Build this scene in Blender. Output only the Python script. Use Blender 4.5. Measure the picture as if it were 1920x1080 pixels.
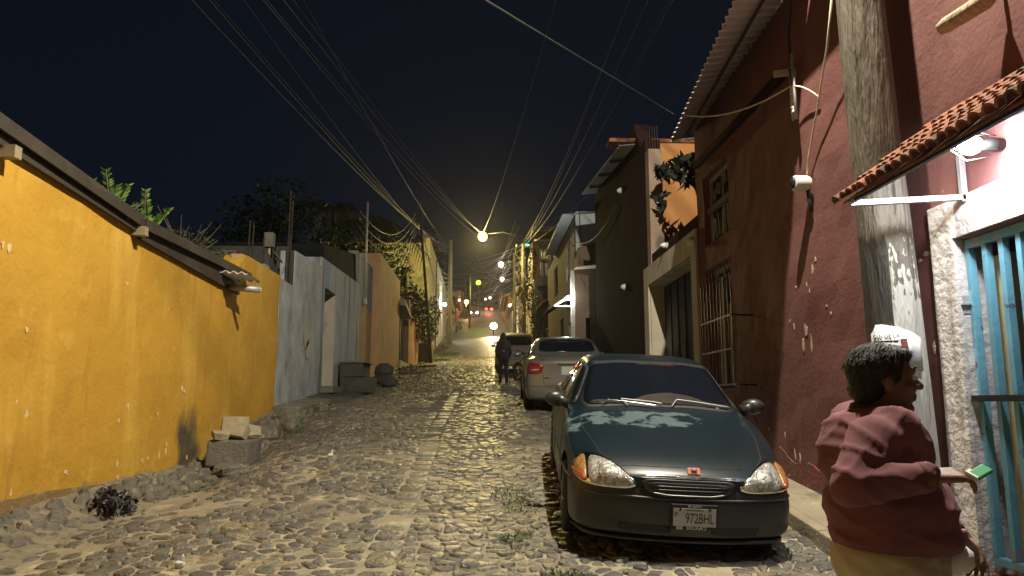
import bpy, bmesh, math, random
from math import sin, cos, pi, radians, sqrt, exp, atan2
from mathutils import Vector, Matrix, noise, Euler
from mathutils.bvhtree import BVHTree

for o in list(bpy.data.objects): bpy.data.objects.remove(o)
S = bpy.context.scene
COL = S.collection

# ------------------------------------------------------------------ camera, sky, exposure
cam_d = bpy.data.cameras.new('camera'); cam = bpy.data.objects.new('camera', cam_d); COL.objects.link(cam)
cam_d.sensor_width = 36; cam_d.lens = 1390/1920*36; cam_d.clip_start = .05; cam_d.clip_end = 3000
cam.location = (0, 0, 1.6); cam.rotation_euler = (radians(98.7), 0, radians(-2.27))
S.camera = cam
W = bpy.data.worlds.new('World'); S.world = W; W.use_nodes = True
wn = W.node_tree; wn.nodes.clear()
w_out = wn.nodes.new('ShaderNodeOutputWorld'); w_bg = wn.nodes.new('ShaderNodeBackground')
w_tc = wn.nodes.new('ShaderNodeTexCoord'); w_sep = wn.nodes.new('ShaderNodeSeparateXYZ'); w_r = wn.nodes.new('ShaderNodeValToRGB')
wn.links.new(w_tc.outputs['Generated'], w_sep.inputs[0]); wn.links.new(w_sep.outputs[2], w_r.inputs[0])
wn.links.new(w_r.outputs[0], w_bg.inputs[0]); wn.links.new(w_bg.outputs[0], w_out.inputs[0])
w_r.color_ramp.elements[0].position = 0; w_r.color_ramp.elements[0].color = (.0090, .0108, .0170, 1)
w_r.color_ramp.elements[1].position = .75; w_r.color_ramp.elements[1].color = (.0028, .0044, .0088, 1)
e = w_r.color_ramp.elements.new(.22); e.color = (.0052, .0076, .0138, 1)
w_bg.inputs[1].default_value = .85
S.view_settings.view_transform = 'Standard'; S.view_settings.look = 'None'
S.view_settings.exposure = 0; S.view_settings.gamma = 1; S.view_settings.use_curve_mapping = False
try:
    S.cycles.max_bounces = 8; S.cycles.diffuse_bounces = 2; S.cycles.sample_clamp_indirect = 4
except Exception: pass

# ------------------------------------------------------------------ helpers
MW = {}
def tag(o, label=None, cat=None, group=None, kind=None):
    if label: o['label'] = label
    if cat: o['category'] = cat
    if group: o['group'] = group
    if kind: o['kind'] = kind
    return o
def thing(name, label, cat, loc=(0, 0, 0), rot=(0, 0, 0), group=None, kind=None):
    o = bpy.data.objects.new(name, None); COL.objects.link(o); o.empty_display_size = .2
    o.location = loc; o.rotation_euler = rot
    MW[o.name] = Matrix.Translation(Vector(loc)) @ Euler(rot).to_matrix().to_4x4()
    return tag(o, label, cat, group, kind)
def link(name, me, mat=None, parent=None, world=True, loc=None):
    o = bpy.data.objects.new(name, me); COL.objects.link(o)
    if mat is not None and len(me.materials) == 0: me.materials.append(mat)
    if parent is not None:
        o.parent = parent
        if world and parent.name in MW: o.matrix_parent_inverse = MW[parent.name].inverted()
    return o
def copy_tree(o, parent=None):
    c = o.copy(); COL.objects.link(c)
    if parent: c.parent = parent
    for ch in list(o.children): copy_tree(ch, c)
    return c
def sm(a, b, x):
    t = max(0, min(1, (x-a)/(b-a))); return t*t*(3-2*t)
def lerp(a, b, t): return a+(b-a)*t
def nz(x, y, z=0): return noise.noise(Vector((x, y, z)))

class MB:
    def __init__(s): s.v = []; s.f = []; s.attr = []
    def vs(s, pts): n = len(s.v); s.v += [tuple(p) for p in pts]; return n
    def quad(s, a, b, c, d): n = s.vs((a, b, c, d)); s.f.append((n, n+1, n+2, n+3))
    def hexa(s, p):   # 8 pts: bottom 4 ccw, top 4 ccw
        n = s.vs(p)
        for q in ((3, 2, 1, 0), (4, 5, 6, 7), (0, 1, 5, 4), (1, 2, 6, 5), (2, 3, 7, 6), (3, 0, 4, 7)): s.f.append(tuple(n+i for i in q))
    def box(s, a, b):
        x0, y0, z0 = a; x1, y1, z1 = b
        s.hexa([(x0, y0, z0), (x1, y0, z0), (x1, y1, z0), (x0, y1, z0), (x0, y0, z1), (x1, y0, z1), (x1, y1, z1), (x0, y1, z1)])
    def obox(s, c, h, M=None, jit=0, rnd=None):
        p = []
        for z in (-1, 1):
            for x, y in ((-1, -1), (1, -1), (1, 1), (-1, 1)):
                q = Vector((x*h[0], y*h[1], z*h[2]))
                if jit: q += Vector([rnd.uniform(-jit, jit) for _ in range(3)])
                if M: q = M @ q
                p.append(q+Vector(c))
        s.hexa(p)
    def beam(s, a, b, w, h=None):
        a = Vector(a); b = Vector(b); h = h or w; d = (b-a); L = d.length; q = d.to_track_quat('Z', 'Y').to_matrix()
        s.obox((a+b)/2, (w/2, h/2, L/2), q)
    def tube(s, pts, r, n=6, cap=True, rad=None):
        pts = [Vector(p) for p in pts]; base = len(s.v); m = len(pts)
        up = Vector((.13, .27, .95))
        for i, p in enumerate(pts):
            d = (pts[min(i+1, m-1)]-pts[max(i-1, 0)]); d.normalize()
            a = d.cross(up)
            if a.length < .05: a = d.cross(Vector((1, 0, 0)))
            a.normalize(); b = d.cross(a); rr = rad[i] if rad else r
            s.v += [tuple(p+(a*cos(2*pi*k/n)+b*sin(2*pi*k/n))*rr) for k in range(n)]
        for i in range(m-1):
            for k in range(n):
                s.f.append((base+i*n+k, base+i*n+(k+1) % n, base+(i+1)*n+(k+1) % n, base+(i+1)*n+k))
        if cap:
            s.f.append(tuple(base+k for k in range(n))[::-1]); s.f.append(tuple(base+(m-1)*n+k for k in range(n)))
    def lathe(s, c, prof, n=20, axis='Z', M=None):   # prof [(r,h)]
        base = len(s.v)
        for r, h in prof:
            for k in range(n):
                a = 2*pi*k/n; p = Vector((r*cos(a), r*sin(a), h))
                if axis == 'X': p = Vector((p.z, p.x, p.y))
                if axis == 'Y': p = Vector((p.y, p.z, p.x))
                if M: p = M @ p
                s.v.append(tuple(p+Vector(c)))
        for i in range(len(prof)-1):
            for k in range(n): s.f.append((base+i*n+k, base+i*n+(k+1) % n, base+(i+1)*n+(k+1) % n, base+(i+1)*n+k))
        s.f.append(tuple(base+k for k in range(n))[::-1]); s.f.append(tuple(base+(len(prof)-1)*n+k for k in range(n)))
    def ball(s, c, r, n=12, m=8, M=None):
        if not hasattr(r, '__len__'): r = (r, r, r)
        base = len(s.v)
        for i in range(m+1):
            t = pi*i/m
            for k in range(n):
                a = 2*pi*k/n; p = Vector((r[0]*sin(t)*cos(a), r[1]*sin(t)*sin(a), -r[2]*cos(t)))
                if M: p = M @ p
                s.v.append(tuple(p+Vector(c)))
        for i in range(m):
            for k in range(n): s.f.append((base+i*n+k, base+i*n+(k+1) % n, base+(i+1)*n+(k+1) % n, base+(i+1)*n+k))
    def capsule(s, p, q, r1, r2, n=14):
        p = Vector(p); q = Vector(q); d = (q-p).normalized()
        pts = []; rad = []
        for i in range(5):
            a = pi/2*(i/4); pts.append(p-d*r1*cos(a)); rad.append(max(r1*sin(a), .0008))
        for i in range(5):
            a = pi/2*(1-i/4); pts.append(q+d*r2*cos(a)); rad.append(max(r2*sin(a), .0008))
        s.tube(pts, 0, n, True, rad)
    def rock(s, c, h, rnd, M=None, n=7):
        # lumpy stone, ~40 tris
        ph = rnd.uniform(0, 6); rings = ((-1, .75), (-.35, 1.0), (.45, .92), (.95, .5)); base = len(s.v)
        for zz, rr in rings:
            for k in range(n):
                a = 2*pi*k/n+ph; q = rr*rnd.uniform(.82, 1.12)
                p = Vector((cos(a)*h[0]*q, sin(a)*h[1]*q, zz*h[2]*rnd.uniform(.9, 1.06)))
                if M: p = M @ p
                s.v.append(tuple(p+Vector(c)))
        for i in range(3):
            for k in range(n): s.f.append((base+i*n+k, base+i*n+(k+1) % n, base+(i+1)*n+(k+1) % n, base+(i+1)*n+k))
        s.f.append(tuple(base+k for k in range(n))[::-1])
        s.v.append(tuple(Vector(c)+(M @ Vector((0, 0, h[2])) if M else Vector((0, 0, h[2])))))
        t = len(s.v)-1
        for k in range(n): s.f.append((base+3*n+k, base+3*n+(k+1) % n, t))
    def mesh(s, name, smooth=False):
        me = bpy.data.meshes.new(name); me.from_pydata(s.v, [], s.f); me.update()
        if s.attr:
            at = me.attributes.new('tone', 'FLOAT', 'POINT'); at.data.foreach_set('value', s.attr)
        if smooth:
            me.polygons.foreach_set('use_smooth', [True]*len(me.polygons))
        return me
    def build(s, name, mat, parent=None, smooth=False, label=None, cat=None, group=None, kind=None, sharp=None, bevel=0):
        me = s.mesh(name, smooth)
        o = link(name, me, mat, parent)
        if smooth and sharp:
            try: me.set_sharp_from_angle(angle=radians(sharp))
            except Exception: pass
        if bevel:
            m = o.modifiers.new('bevel', 'BEVEL'); m.width = bevel; m.segments = 2; m.limit_method = 'ANGLE'; m.angle_limit = radians(35)
        return tag(o, label, cat, group, kind)

def bake(o):
    """apply the modifiers of o"""
    dg = bpy.context.evaluated_depsgraph_get(); dg.update()
    me = bpy.data.meshes.new_from_object(o.evaluated_get(dg)); o.modifiers.clear(); o.data = me
    return o
def organic(mb, name, mat, parent, voxel=.012, smooth=6, disp=None, label=None):
    o = mb.build(name, mat, parent); m = o.modifiers.new('r', 'REMESH'); m.mode = 'VOXEL'; m.voxel_size = voxel; m.use_smooth_shade = True
    m2 = o.modifiers.new('s', 'SMOOTH'); m2.factor = .5; m2.iterations = smooth
    bake(o)
    if disp:
        for v in o.data.vertices: v.co = disp(v.co.copy(), v.normal.copy())
    o.data.polygons.foreach_set('use_smooth', [True]*len(o.data.polygons))
    if len(o.data.materials) == 0: o.data.materials.append(mat)
    if label: o['label'] = label
    return o
def text_mesh(txt, size=.1, extrude=.001, align='CENTER', shear=0):
    c = bpy.data.curves.new('t', 'FONT'); c.body = txt; c.size = size; c.extrude = extrude; c.align_x = align; c.align_y = 'CENTER'; c.shear = shear
    o = bpy.data.objects.new('t', c); COL.objects.link(o)
    dg = bpy.context.evaluated_depsgraph_get(); dg.update()
    me = bpy.data.meshes.new_from_object(o.evaluated_get(dg)); bpy.data.objects.remove(o); return me

# ------------------------------------------------------------------ materials
def mat(name, c, c2=None, scale=3., rough=.8, bump=.0, bscale=40., metal=0., spec=.5, stains=(), stretch=(1, 1, 1), tone=None, emit=None, estr=0, coat=0, detail=6, grain=None, rstain=None, bump2=None):
    m = bpy.data.materials.new(name); m.use_nodes = True; nt = m.node_tree; N = nt.nodes; Lk = nt.links
    b = N['Principled BSDF']; b.inputs['Base Color'].default_value = (*c, 1); b.inputs['Roughness'].default_value = rough
    b.inputs['Metallic'].default_value = metal; b.inputs['Specular IOR Level'].default_value = spec
    if coat: b.inputs['Coat Weight'].default_value = coat; b.inputs['Coat Roughness'].default_value = .06
    if emit: b.inputs['Emission Color'].default_value = (*emit, 1); b.inputs['Emission Strength'].default_value = estr
    if not (c2 or stains or bump or tone or grain): return m
    tc = N.new('ShaderNodeTexCoord'); mp = N.new('ShaderNodeMapping'); mp.inputs['Scale'].default_value = stretch
    Lk.new(tc.outputs['Object'], mp.inputs[0])
    def ns(sc, det=6, st=None, rg=.55):
        n = N.new('ShaderNodeTexNoise'); n.inputs['Scale'].default_value = sc; n.inputs['Detail'].default_value = det; n.inputs['Roughness'].default_value = rg
        src = mp.outputs[0]
        if st:
            m2 = N.new('ShaderNodeMapping'); m2.inputs['Scale'].default_value = st; m2.inputs['Location'].default_value = (sc*1.3, sc*.7, sc)
            Lk.new(tc.outputs['Object'], m2.inputs[0]); src = m2.outputs[0]
        Lk.new(src, n.inputs['Vector']); return n.outputs[0]
    def mix(f, a, bb, lo=0, hi=1, mul=1.):
        r = N.new('ShaderNodeMapRange'); r.inputs['From Min'].default_value = lo; r.inputs['From Max'].default_value = hi; r.inputs['To Max'].default_value = mul
        Lk.new(f, r.inputs['Value'])
        x = N.new('ShaderNodeMix'); x.data_type = 'RGBA'; Lk.new(r.outputs[0], x.inputs['Factor'])
        for k, q in ((6, a), (7, bb)):
            if isinstance(q, tuple): x.inputs[k].default_value = (*q, 1)
            else: Lk.new(q, x.inputs[k])
        return x.outputs[2], r.outputs[0]
    cur = c
    if c2: cur, _ = mix(ns(scale, detail), c, c2, .33, .67)
    if tone:
        a = N.new('ShaderNodeAttribute'); a.attribute_name = 'tone'; cur, _ = mix(a.outputs['Fac'], cur, tone, 0, 1)
    lastf = None
    for st in stains:
        col, sc, lo, hi = st[:4]; stx = st[4] if len(st) > 4 else None; mul = st[5] if len(st) > 5 else 1.
        cur, lastf = mix(ns(sc, 5, stx, .6), cur, col, lo, hi, mul)
    if grain: cur, _ = mix(ns(grain[1], 3), cur, grain[0], .35, .75, grain[2])
    if not isinstance(cur, tuple): Lk.new(cur, b.inputs['Base Color'])
    if rstain is not None and lastf is not None:
        r = N.new('ShaderNodeMapRange'); r.inputs['To Min'].default_value = rough; r.inputs['To Max'].default_value = rstain
        Lk.new(lastf, r.inputs['Value']); Lk.new(r.outputs[0], b.inputs['Roughness'])
    if bump:
        bp = N.new('ShaderNodeBump'); bp.inputs['Strength'].default_value = bump; bp.inputs['Distance'].default_value = .02
        Lk.new(ns(bscale, 8), bp.inputs['Height']); last = bp
        if bump2:
            b3 = N.new('ShaderNodeBump'); b3.inputs['Strength'].default_value = bump2[0]; b3.inputs['Distance'].default_value = .08
            Lk.new(ns(bump2[1], 4), b3.inputs['Height']); Lk.new(bp.outputs[0], b3.inputs['Normal']); last = b3
        Lk.new(last.outputs[0], b.inputs['Normal'])
    return m
def paint(m, col, axes, nscale=4., namp=.8, lo=.45, hi=.55, st=(1, 1, 1), rough=None):
    """a stain, coat of paint or painted shade kept to one region of the object's own coordinates; axes: (axis, from, to) smooth ramps"""
    nt = m.node_tree; N = nt.nodes; L = nt.links; b = N['Principled BSDF']; src = b.inputs['Base Color'].links[0].from_socket
    tc = N.new('ShaderNodeTexCoord'); sp = N.new('ShaderNodeSeparateXYZ'); L.new(tc.outputs['Object'], sp.inputs[0])
    cur = None
    for ax, a, c in axes:
        r = N.new('ShaderNodeMapRange'); r.interpolation_type = 'SMOOTHSTEP'; L.new(sp.outputs[ax], r.inputs['Value'])
        if a < c: r.inputs['From Min'].default_value = a; r.inputs['From Max'].default_value = c
        else: r.inputs['From Min'].default_value = c; r.inputs['From Max'].default_value = a; r.inputs['To Min'].default_value = 1; r.inputs['To Max'].default_value = 0
        if cur is None: cur = r.outputs[0]
        else:
            q = N.new('ShaderNodeMath'); q.operation = 'MULTIPLY'; L.new(cur, q.inputs[0]); L.new(r.outputs[0], q.inputs[1]); cur = q.outputs[0]
    n = N.new('ShaderNodeTexNoise'); n.inputs['Scale'].default_value = nscale; n.inputs['Detail'].default_value = 7
    mp = N.new('ShaderNodeMapping'); mp.inputs['Scale'].default_value = st; L.new(tc.outputs['Object'], mp.inputs[0]); L.new(mp.outputs[0], n.inputs['Vector'])
    q = N.new('ShaderNodeMath'); q.operation = 'MULTIPLY_ADD'; L.new(n.outputs[0], q.inputs[0]); q.inputs[1].default_value = namp; q.inputs[2].default_value = -namp/2
    w = N.new('ShaderNodeMath'); w.operation = 'ADD'; L.new(q.outputs[0], w.inputs[0]); L.new(cur, w.inputs[1])
    g = N.new('ShaderNodeMapRange'); L.new(w.outputs[0], g.inputs['Value']); g.inputs['From Min'].default_value = lo; g.inputs['From Max'].default_value = hi
    g2 = N.new('ShaderNodeMath'); g2.operation = 'MULTIPLY'; L.new(g.outputs[0], g2.inputs[0])
    g3 = N.new('ShaderNodeMath'); g3.operation = 'GREATER_THAN'; L.new(cur, g3.inputs[0]); g3.inputs[1].default_value = .02; L.new(g3.outputs[0], g2.inputs[1])
    x = N.new('ShaderNodeMix'); x.data_type = 'RGBA'; L.new(g2.outputs[0], x.inputs['Factor']); L.new(src, x.inputs[6]); x.inputs[7].default_value = (*col, 1); L.new(x.outputs[2], b.inputs['Base Color'])
def glow(name, c, s):
    return mat(name, (.02, .02, .02), emit=c, estr=s)

V = (.35, 3, .22)    # stretches a stain into vertical runs
M = {}
M['rubble_mortar'] = mat('rubble_mortar', (.27, .23, .15), (.17, .15, .11), 9, .95, 1., 18, stains=[((.09, .08, .065), 6, .55, .66)], bump2=(1., 7))
M['dirt'] = mat('sandy_dirt', (.33, .285, .19), (.21, .18, .125), 2.2, .95, .7, 30, stains=[((.13, .11, .08), .9, .54, .68), ((.43, .37, .24), 5, .56, .66)], bump2=(.5, 6))
M['stone'] = mat('street_cobble', (.105, .100, .090), (.065, .062, .058), 9, .35, 1., 38, spec=.6, tone=(.17, .155, .125), stains=[((.27, .22, .12), 3.0, .53, .68), ((.05, .05, .048), 14, .58, .7)], rstain=.6, bump2=(.4, 14))
M['rubble'] = mat('rubble_stone', (.19, .17, .13), (.10, .095, .08), 7, .9, .9, 25, tone=(.28, .25, .19), stains=[((.32, .27, .17), 6, .56, .68)])
M['yellow'] = mat('ochre_plaster', (.60, .335, .034), (.52, .28, .026), 1.1, .82, .35, 22, stains=[((.42, .21, .02), .8, .50, .74, (1, .9, .45), .8), ((.72, .46, .08), 1.3, .52, .70, (1, 1.4, .25), .7), ((.74, .48, .11), 3.5, .60, .72, (1, 1, 1), .35), ((.30, .17, .03), 2.2, .60, .78, (1, 2.2, .3), .7), ((.78, .62, .30), 9, .71, .74)], bump2=(.35, 2.2))
M['plinth'] = mat('bare_brown_plaster', (.27, .17, .06), (.19, .13, .06), 3, .95, .8, 30, stains=[((.34, .28, .16), 6, .55, .66)])
M['grey'] = mat('bluish_grey_plaster', (.48, .51, .55), (.31, .33, .36), 1.8, .85, .5, 25, stains=[((.17, .17, .18), 1.7, .52, .78, (1, 1.2, .7)), ((.46, .41, .28), 2.8, .65, .70), ((.15, .14, .13), 4, .62, .72)], bump2=(.3, 3))
M['bluewhite'] = mat('stained_pale_plaster', (.42, .45, .49), (.32, .35, .40), 2, .85, .45, 25, stains=[((.16, .30, .48), 1.6, .50, .62, (1, .9, .16), .8), ((.06, .065, .08), 2.2, .55, .68, (1, 1.3, .13), .85)])
M['palegrey'] = mat('pale_grey_plaster', (.36, .36, .34), (.27, .27, .26), 2, .85, .4, 25, stains=[((.12, .11, .1), 2.4, .55, .7, V)])
M['peach'] = mat('peach_plaster', (.62, .38, .20), (.52, .31, .155), 2.2, .85, .45, 30, stains=[((.52, .40, .27), 2.5, .60, .70, (1, 2, .5)), ((.20, .13, .08), 3, .57, .74, V)])
M['rosy'] = mat('rosy_plaster', (.40, .22, .13), (.33, .17, .11), 2, .85, .4, 30, stains=[((.20, .12, .09), 3, .52, .7, V)])
M['red'] = mat('oxblood_plaster', (.180, .070, .064), (.150, .056, .053), 1.5, .78, .22, 30, stains=[((.190, .088, .078), 2.5, .55, .72, (1, 1.5, .4), .7), ((.11, .032, .03), 1.2, .55, .75), ((.42, .30, .22), 7, .735, .745)], bump2=(.2, 2.0))
M['redbase'] = mat('scuffed_oxblood_plaster', (.20, .055, .045), (.15, .045, .04), 2, .85, .6, 30, stains=[((.12, .10, .085), 5, .53, .6), ((.42, .35, .26), 11, .64, .66)])
M['maroon'] = mat('dark_maroon_plaster', (.036, .018, .019), (.027, .013, .015), 1.6, .95, .3, 30, spec=.05)
M['whitepl'] = mat('whitewashed_plaster', (.62, .58, .55), (.52, .49, .47), 3, .85, .45, 28, stains=[((.33, .30, .28), 2.2, .57, .72, V)], bump2=(.3, 9))
M['cream'] = mat('cream_painted_plaster', (.50, .46, .37), (.42, .38, .30), 2.5, .8, .4, 25, stains=[((.22, .19, .15), 3, .56, .72, V)])
M['ochre2'] = mat('orange_plaster', (.58, .27, .09), (.50, .22, .07), 2, .8, .3, 25, stains=[((.22, .12, .07), 2.5, .6, .75, V)])
M['brown'] = mat('tan_plaster', (.30, .22, .16), (.23, .16, .12), 2, .85, .4, 25, stains=[((.48, .44, .36), 2.5, .58, .7, V), ((.10, .08, .07), 3, .57, .7, V)])
M['yelgreen'] = mat('pale_yellow_plaster', (.55, .52, .30), (.45, .42, .26), 2, .85, .4, 20, stains=[((.2, .18, .12), 2, .55, .7, V)])
M['farwall'] = mat('weathered_wall', (.34, .30, .25), (.26, .23, .2), 1.5, .85, .3, 15)
M['farred'] = mat('faded_red_wall', (.36, .10, .09), (.3, .08, .07), 1.5, .85, .3, 15)
M['concrete'] = mat('raw_concrete', (.20, .185, .15), (.12, .112, .09), 3, .95, .8, 26, stains=[((.08, .08, .07), 3, .55, .7), ((.30, .27, .21), 6, .6, .7)])
M['walk'] = mat('sidewalk_cement', (.33, .285, .20), (.25, .215, .155), 2.5, .95, .7, 34, stains=[((.13, .115, .09), 2.2, .55, .68), ((.40, .36, .27), 9, .6, .7)])
M['darkcon'] = mat('mossy_dark_concrete', (.085, .085, .078), (.055, .057, .05), 4, .95, .8, 22)
M['zinc'] = mat('corrugated_zinc', (.78, .77, .75), (.64, .63, .61), 2, .6, .2, 18, stains=[((.38, .33, .28), 3, .62, .75)])
M['zincw'] = mat('bright_zinc_sheet', (.58, .60, .62), (.46, .48, .50), 1.5, .5, .1, 18, metal=.25)
M['rusty'] = mat('rusty_roof_board', (.055, .043, .028), (.034, .027, .019), 3, .8, .5, 18, stains=[((.085, .068, .045), 2.5, .55, .7, (1, .3, 1))])
M['wood'] = mat('weathered_pole_wood', (.215, .190, .150), (.135, .118, .092), 4, .9, .9, 26, stretch=(2.2, 2.2, .25), stains=[((.05, .04, .03), 7, .60, .68, (3, 3, .35)), ((.12, .10, .075), 2, .5, .66, (1, 1, .5))], bump2=(.8, 6))
M['whitewash'] = mat('flaking_whitewash_on_wood', (.66, .64, .58), (.55, .53, .47), 5, .9, .9, 26, stains=[((.16, .14, .11), 11, .52, .555, (2.6, 2.6, .55))], bump2=(.8, 9))
M['darkwood'] = mat('dark_wood', (.07, .055, .04), (.045, .036, .028), 5, .85, .5, 20)
M['steel'] = mat('painted_steel', (.45, .46, .46), (.36, .36, .36), 8, .45, .15, 40, metal=.3)
M['iron'] = mat('black_iron', (.035, .034, .034), None, 5, .45, .2, 50, metal=.5)
M['ironlit'] = mat('lamplit_iron_bar', (.16, .155, .15), (.09, .085, .08), 8, .45, .2, 50, metal=.4)  # lighter copy of the black iron, lamplight on the bars put into the colour
M['bluepaint'] = mat('blue_gate_paint', (.16, .42, .55), (.13, .35, .47), 6, .5, .2, 30, stains=[((.30, .31, .30), 5, .60, .66, (1, 1, .35)), ((.09, .10, .10), 9, .64, .68)])
M['paleyel'] = mat('pale_yellow_paint', (.50, .46, .26), (.42, .38, .22), 5, .7, .2, 25)
M['navy'] = mat('dark_navy_metal_door', (.018, .026, .045), (.014, .02, .033), 3, .5, .2, 20)
M['tile'] = mat('clay_roof_tile', (.30, .105, .05), (.19, .07, .04), 9, .85, .6, 30, stains=[((.05, .038, .03), 6, .50, .62), ((.36, .24, .17), 14, .62, .7)])
M['black'] = mat('black_rubber', (.014, .014, .015), None, rough=.65)
M['tyre'] = mat('tyre_rubber', (.022, .022, .023), (.03, .029, .027), 20, .85, .3, 60)
M['glass'] = mat('tinted_car_glass', (.006, .008, .013), None, rough=.07, spec=.35)
M['sheet'] = mat('dark_sheeting', (.022, .024, .026), (.014, .015, .017), 2, .95, .3, 12, spec=.08)
M['teal'] = mat('dark_teal_car_paint', (.007, .026, .034), (.010, .033, .042), 3, .24, 0, spec=.55, coat=.5, stains=[((.02, .03, .034), 9, .62, .75)])
M['hood'] = mat('peeling_teal_hood_paint', (.0026, .0095, .0140), (.0034, .0120, .0170), 3, .36, 0, spec=.5, coat=.12, stains=[((.10, .11, .10), 42, .70, .74)])
M['bumper'] = mat('unpainted_dark_bumper', (.030, .032, .032), (.022, .023, .024), 4, .36, .05, 60, spec=.55)
M['silver'] = mat('silver_car_paint', (.215, .208, .19), (.185, .18, .165), 3, .32, 0, metal=.55, coat=.4)
M['darkcar'] = mat('dusty_grey_brown_car_paint', (.27, .23, .22), (.22, .19, .18), 5, .45, coat=.2)
M['redcar'] = mat('dusty_red_car_paint', (.25, .05, .04), None, rough=.35, coat=.4)
M['chrome'] = mat('chrome', (.75, .75, .74), None, rough=.14, metal=1)
M['alloy'] = mat('wheel_alloy', (.38, .38, .38), None, rough=.35, metal=.8)
M['lens'] = mat('cloudy_headlight_lens', (.62, .60, .54), (.22, .21, .20), 26, .16, .8, 45, spec=.8, metal=.35)
M['reflector'] = mat('headlight_reflector', (.72, .71, .67), (.12, .12, .12), 34, .30, .8, 40, metal=.3)
M['amber'] = mat('amber_lens', (.34, .18, .06), (.20, .085, .025), 40, .2, .2, 80, spec=.7)
M['redlens'] = mat('red_lens', (.22, .012, .012), (.13, .008, .008), 30, .16, .1, 60, spec=.7)
M['orangelens'] = mat('orange_red_lens', (.36, .075, .03), None, rough=.2)
M['oxide'] = mat('chalky_worn_clearcoat', (.135, .175, .18), (.06, .09, .10), 9, .7, .1, 60)
M['plate'] = mat('plate_white', (.42, .42, .39), (.36, .36, .34), 20, .5)
M['plateb'] = mat('plate_ink', (.03, .03, .035))
M['white'] = mat('white_plastic', (.70, .70, .68), (.6, .6, .58), 12, .45)
M['skin'] = mat('brown_skin', (.20, .105, .065), (.165, .085, .052), 14, .55, .1, 90)
M['hair'] = mat('dark_hair', (.007, .007, .008), (.022, .021, .023), 40, .6, .5, 160, stretch=(1, 1, .3))
M['sweater'] = mat('maroon_sweatshirt', (.195, .075, .088), (.15, .055, .068), 3, .92, .10, 160)
M['beige'] = mat('beige_trousers', (.47, .42, .32), (.40, .355, .27), 4, .9, .12, 120)
M['greenpack'] = mat('green_wrapper', (.04, .30, .15), None, rough=.4)
M['jacket'] = mat('dark_jacket', (.020, .018, .021), (.014, .013, .016), 6, .85, .3, 60)
M['jeans'] = mat('dark_jeans', (.011, .012, .020), (.008, .009, .014), 8, .9, .3, 60)
M['leaf'] = mat('bright_green_leaf', (.20, .34, .06), (.12, .24, .035), 8, .55)
M['leafd'] = mat('dark_green_leaf', (.024, .046, .018), (.013, .026, .011), 6, .6)
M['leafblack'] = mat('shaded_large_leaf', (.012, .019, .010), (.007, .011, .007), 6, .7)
M['leafy'] = mat('yellowish_leaf', (.055, .072, .022), (.032, .046, .015), 5, .6)
M['weed'] = mat('weed_green', (.09, .15, .04), (.06, .095, .03), 12, .7)
M['dry'] = mat('dry_twig', (.16, .13, .09), (.1, .08, .05), 9, .9)
M['purple'] = mat('dusky_purple_leaf', (.045, .038, .05), (.03, .026, .035), 20, .6)
M['cable'] = mat('cable_sheath', (.045, .045, .045), None, rough=.5)
M['cabled'] = mat('dark_cable_sheath', (.016, .016, .018), None, rough=.6)
M['creamcable'] = mat('cream_cable', (.62, .56, .42), None, rough=.5)
M['ground'] = mat('dark_earth', (.06, .055, .04), (.04, .04, .03), .3, .95)
M['hill'] = mat('dark_wooded_hill', (.02, .028, .016), (.012, .018, .01), .1, .95)
M['curtain'] = mat('pale_curtain', (.70, .68, .60), (.45, .43, .38), 6, .8, .3, 12, stretch=(1, 3, .4))
M['windglass'] = mat('old_window_glass', (.02, .022, .026), None, rough=.12, spec=.6)
M['panel'] = mat('pale_blue_sheet', (.66, .76, .82), (.58, .68, .74), 2, .6, .1, 20)
M['orangeawn'] = mat('orange_awning', (.55, .12, .04), None, rough=.7)
M['paper'] = mat('white_poster_paper', (.66, .66, .66), (.55, .56, .6), 14, .6)
M['scuff'] = mat('pale_scuffed_plaster', (.80, .62, .34), (.62, .46, .22), 14, .9)
M['peel'] = mat('exposed_cream_plaster', (.55, .45, .34), (.42, .33, .24), 14, .9, .4, 60)
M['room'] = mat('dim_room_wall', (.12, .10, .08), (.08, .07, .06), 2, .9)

# ------------------------------------------------------------------ lamps that the place has
def lamp(name, loc, color, power, radius=.08, parent=None, spot=None, aim=None, blend=.5):
    d = bpy.data.lights.new(name, 'SPOT' if spot else 'POINT'); d.color = color; d.energy = power; d.shadow_soft_size = radius
    if spot: d.spot_size = radians(spot); d.spot_blend = blend
    o = bpy.data.objects.new(name, d); COL.objects.link(o); o.location = loc
    if aim: o.rotation_euler = (Vector(aim)-Vector(loc)).to_track_quat('-Z', 'Y').to_euler()
    if parent is not None:
        o.parent = parent; o.matrix_parent_inverse = MW[parent.name].inverted()
    return o
NEAR_LAMP = (1.9, 4.6, 8.6)

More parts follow.
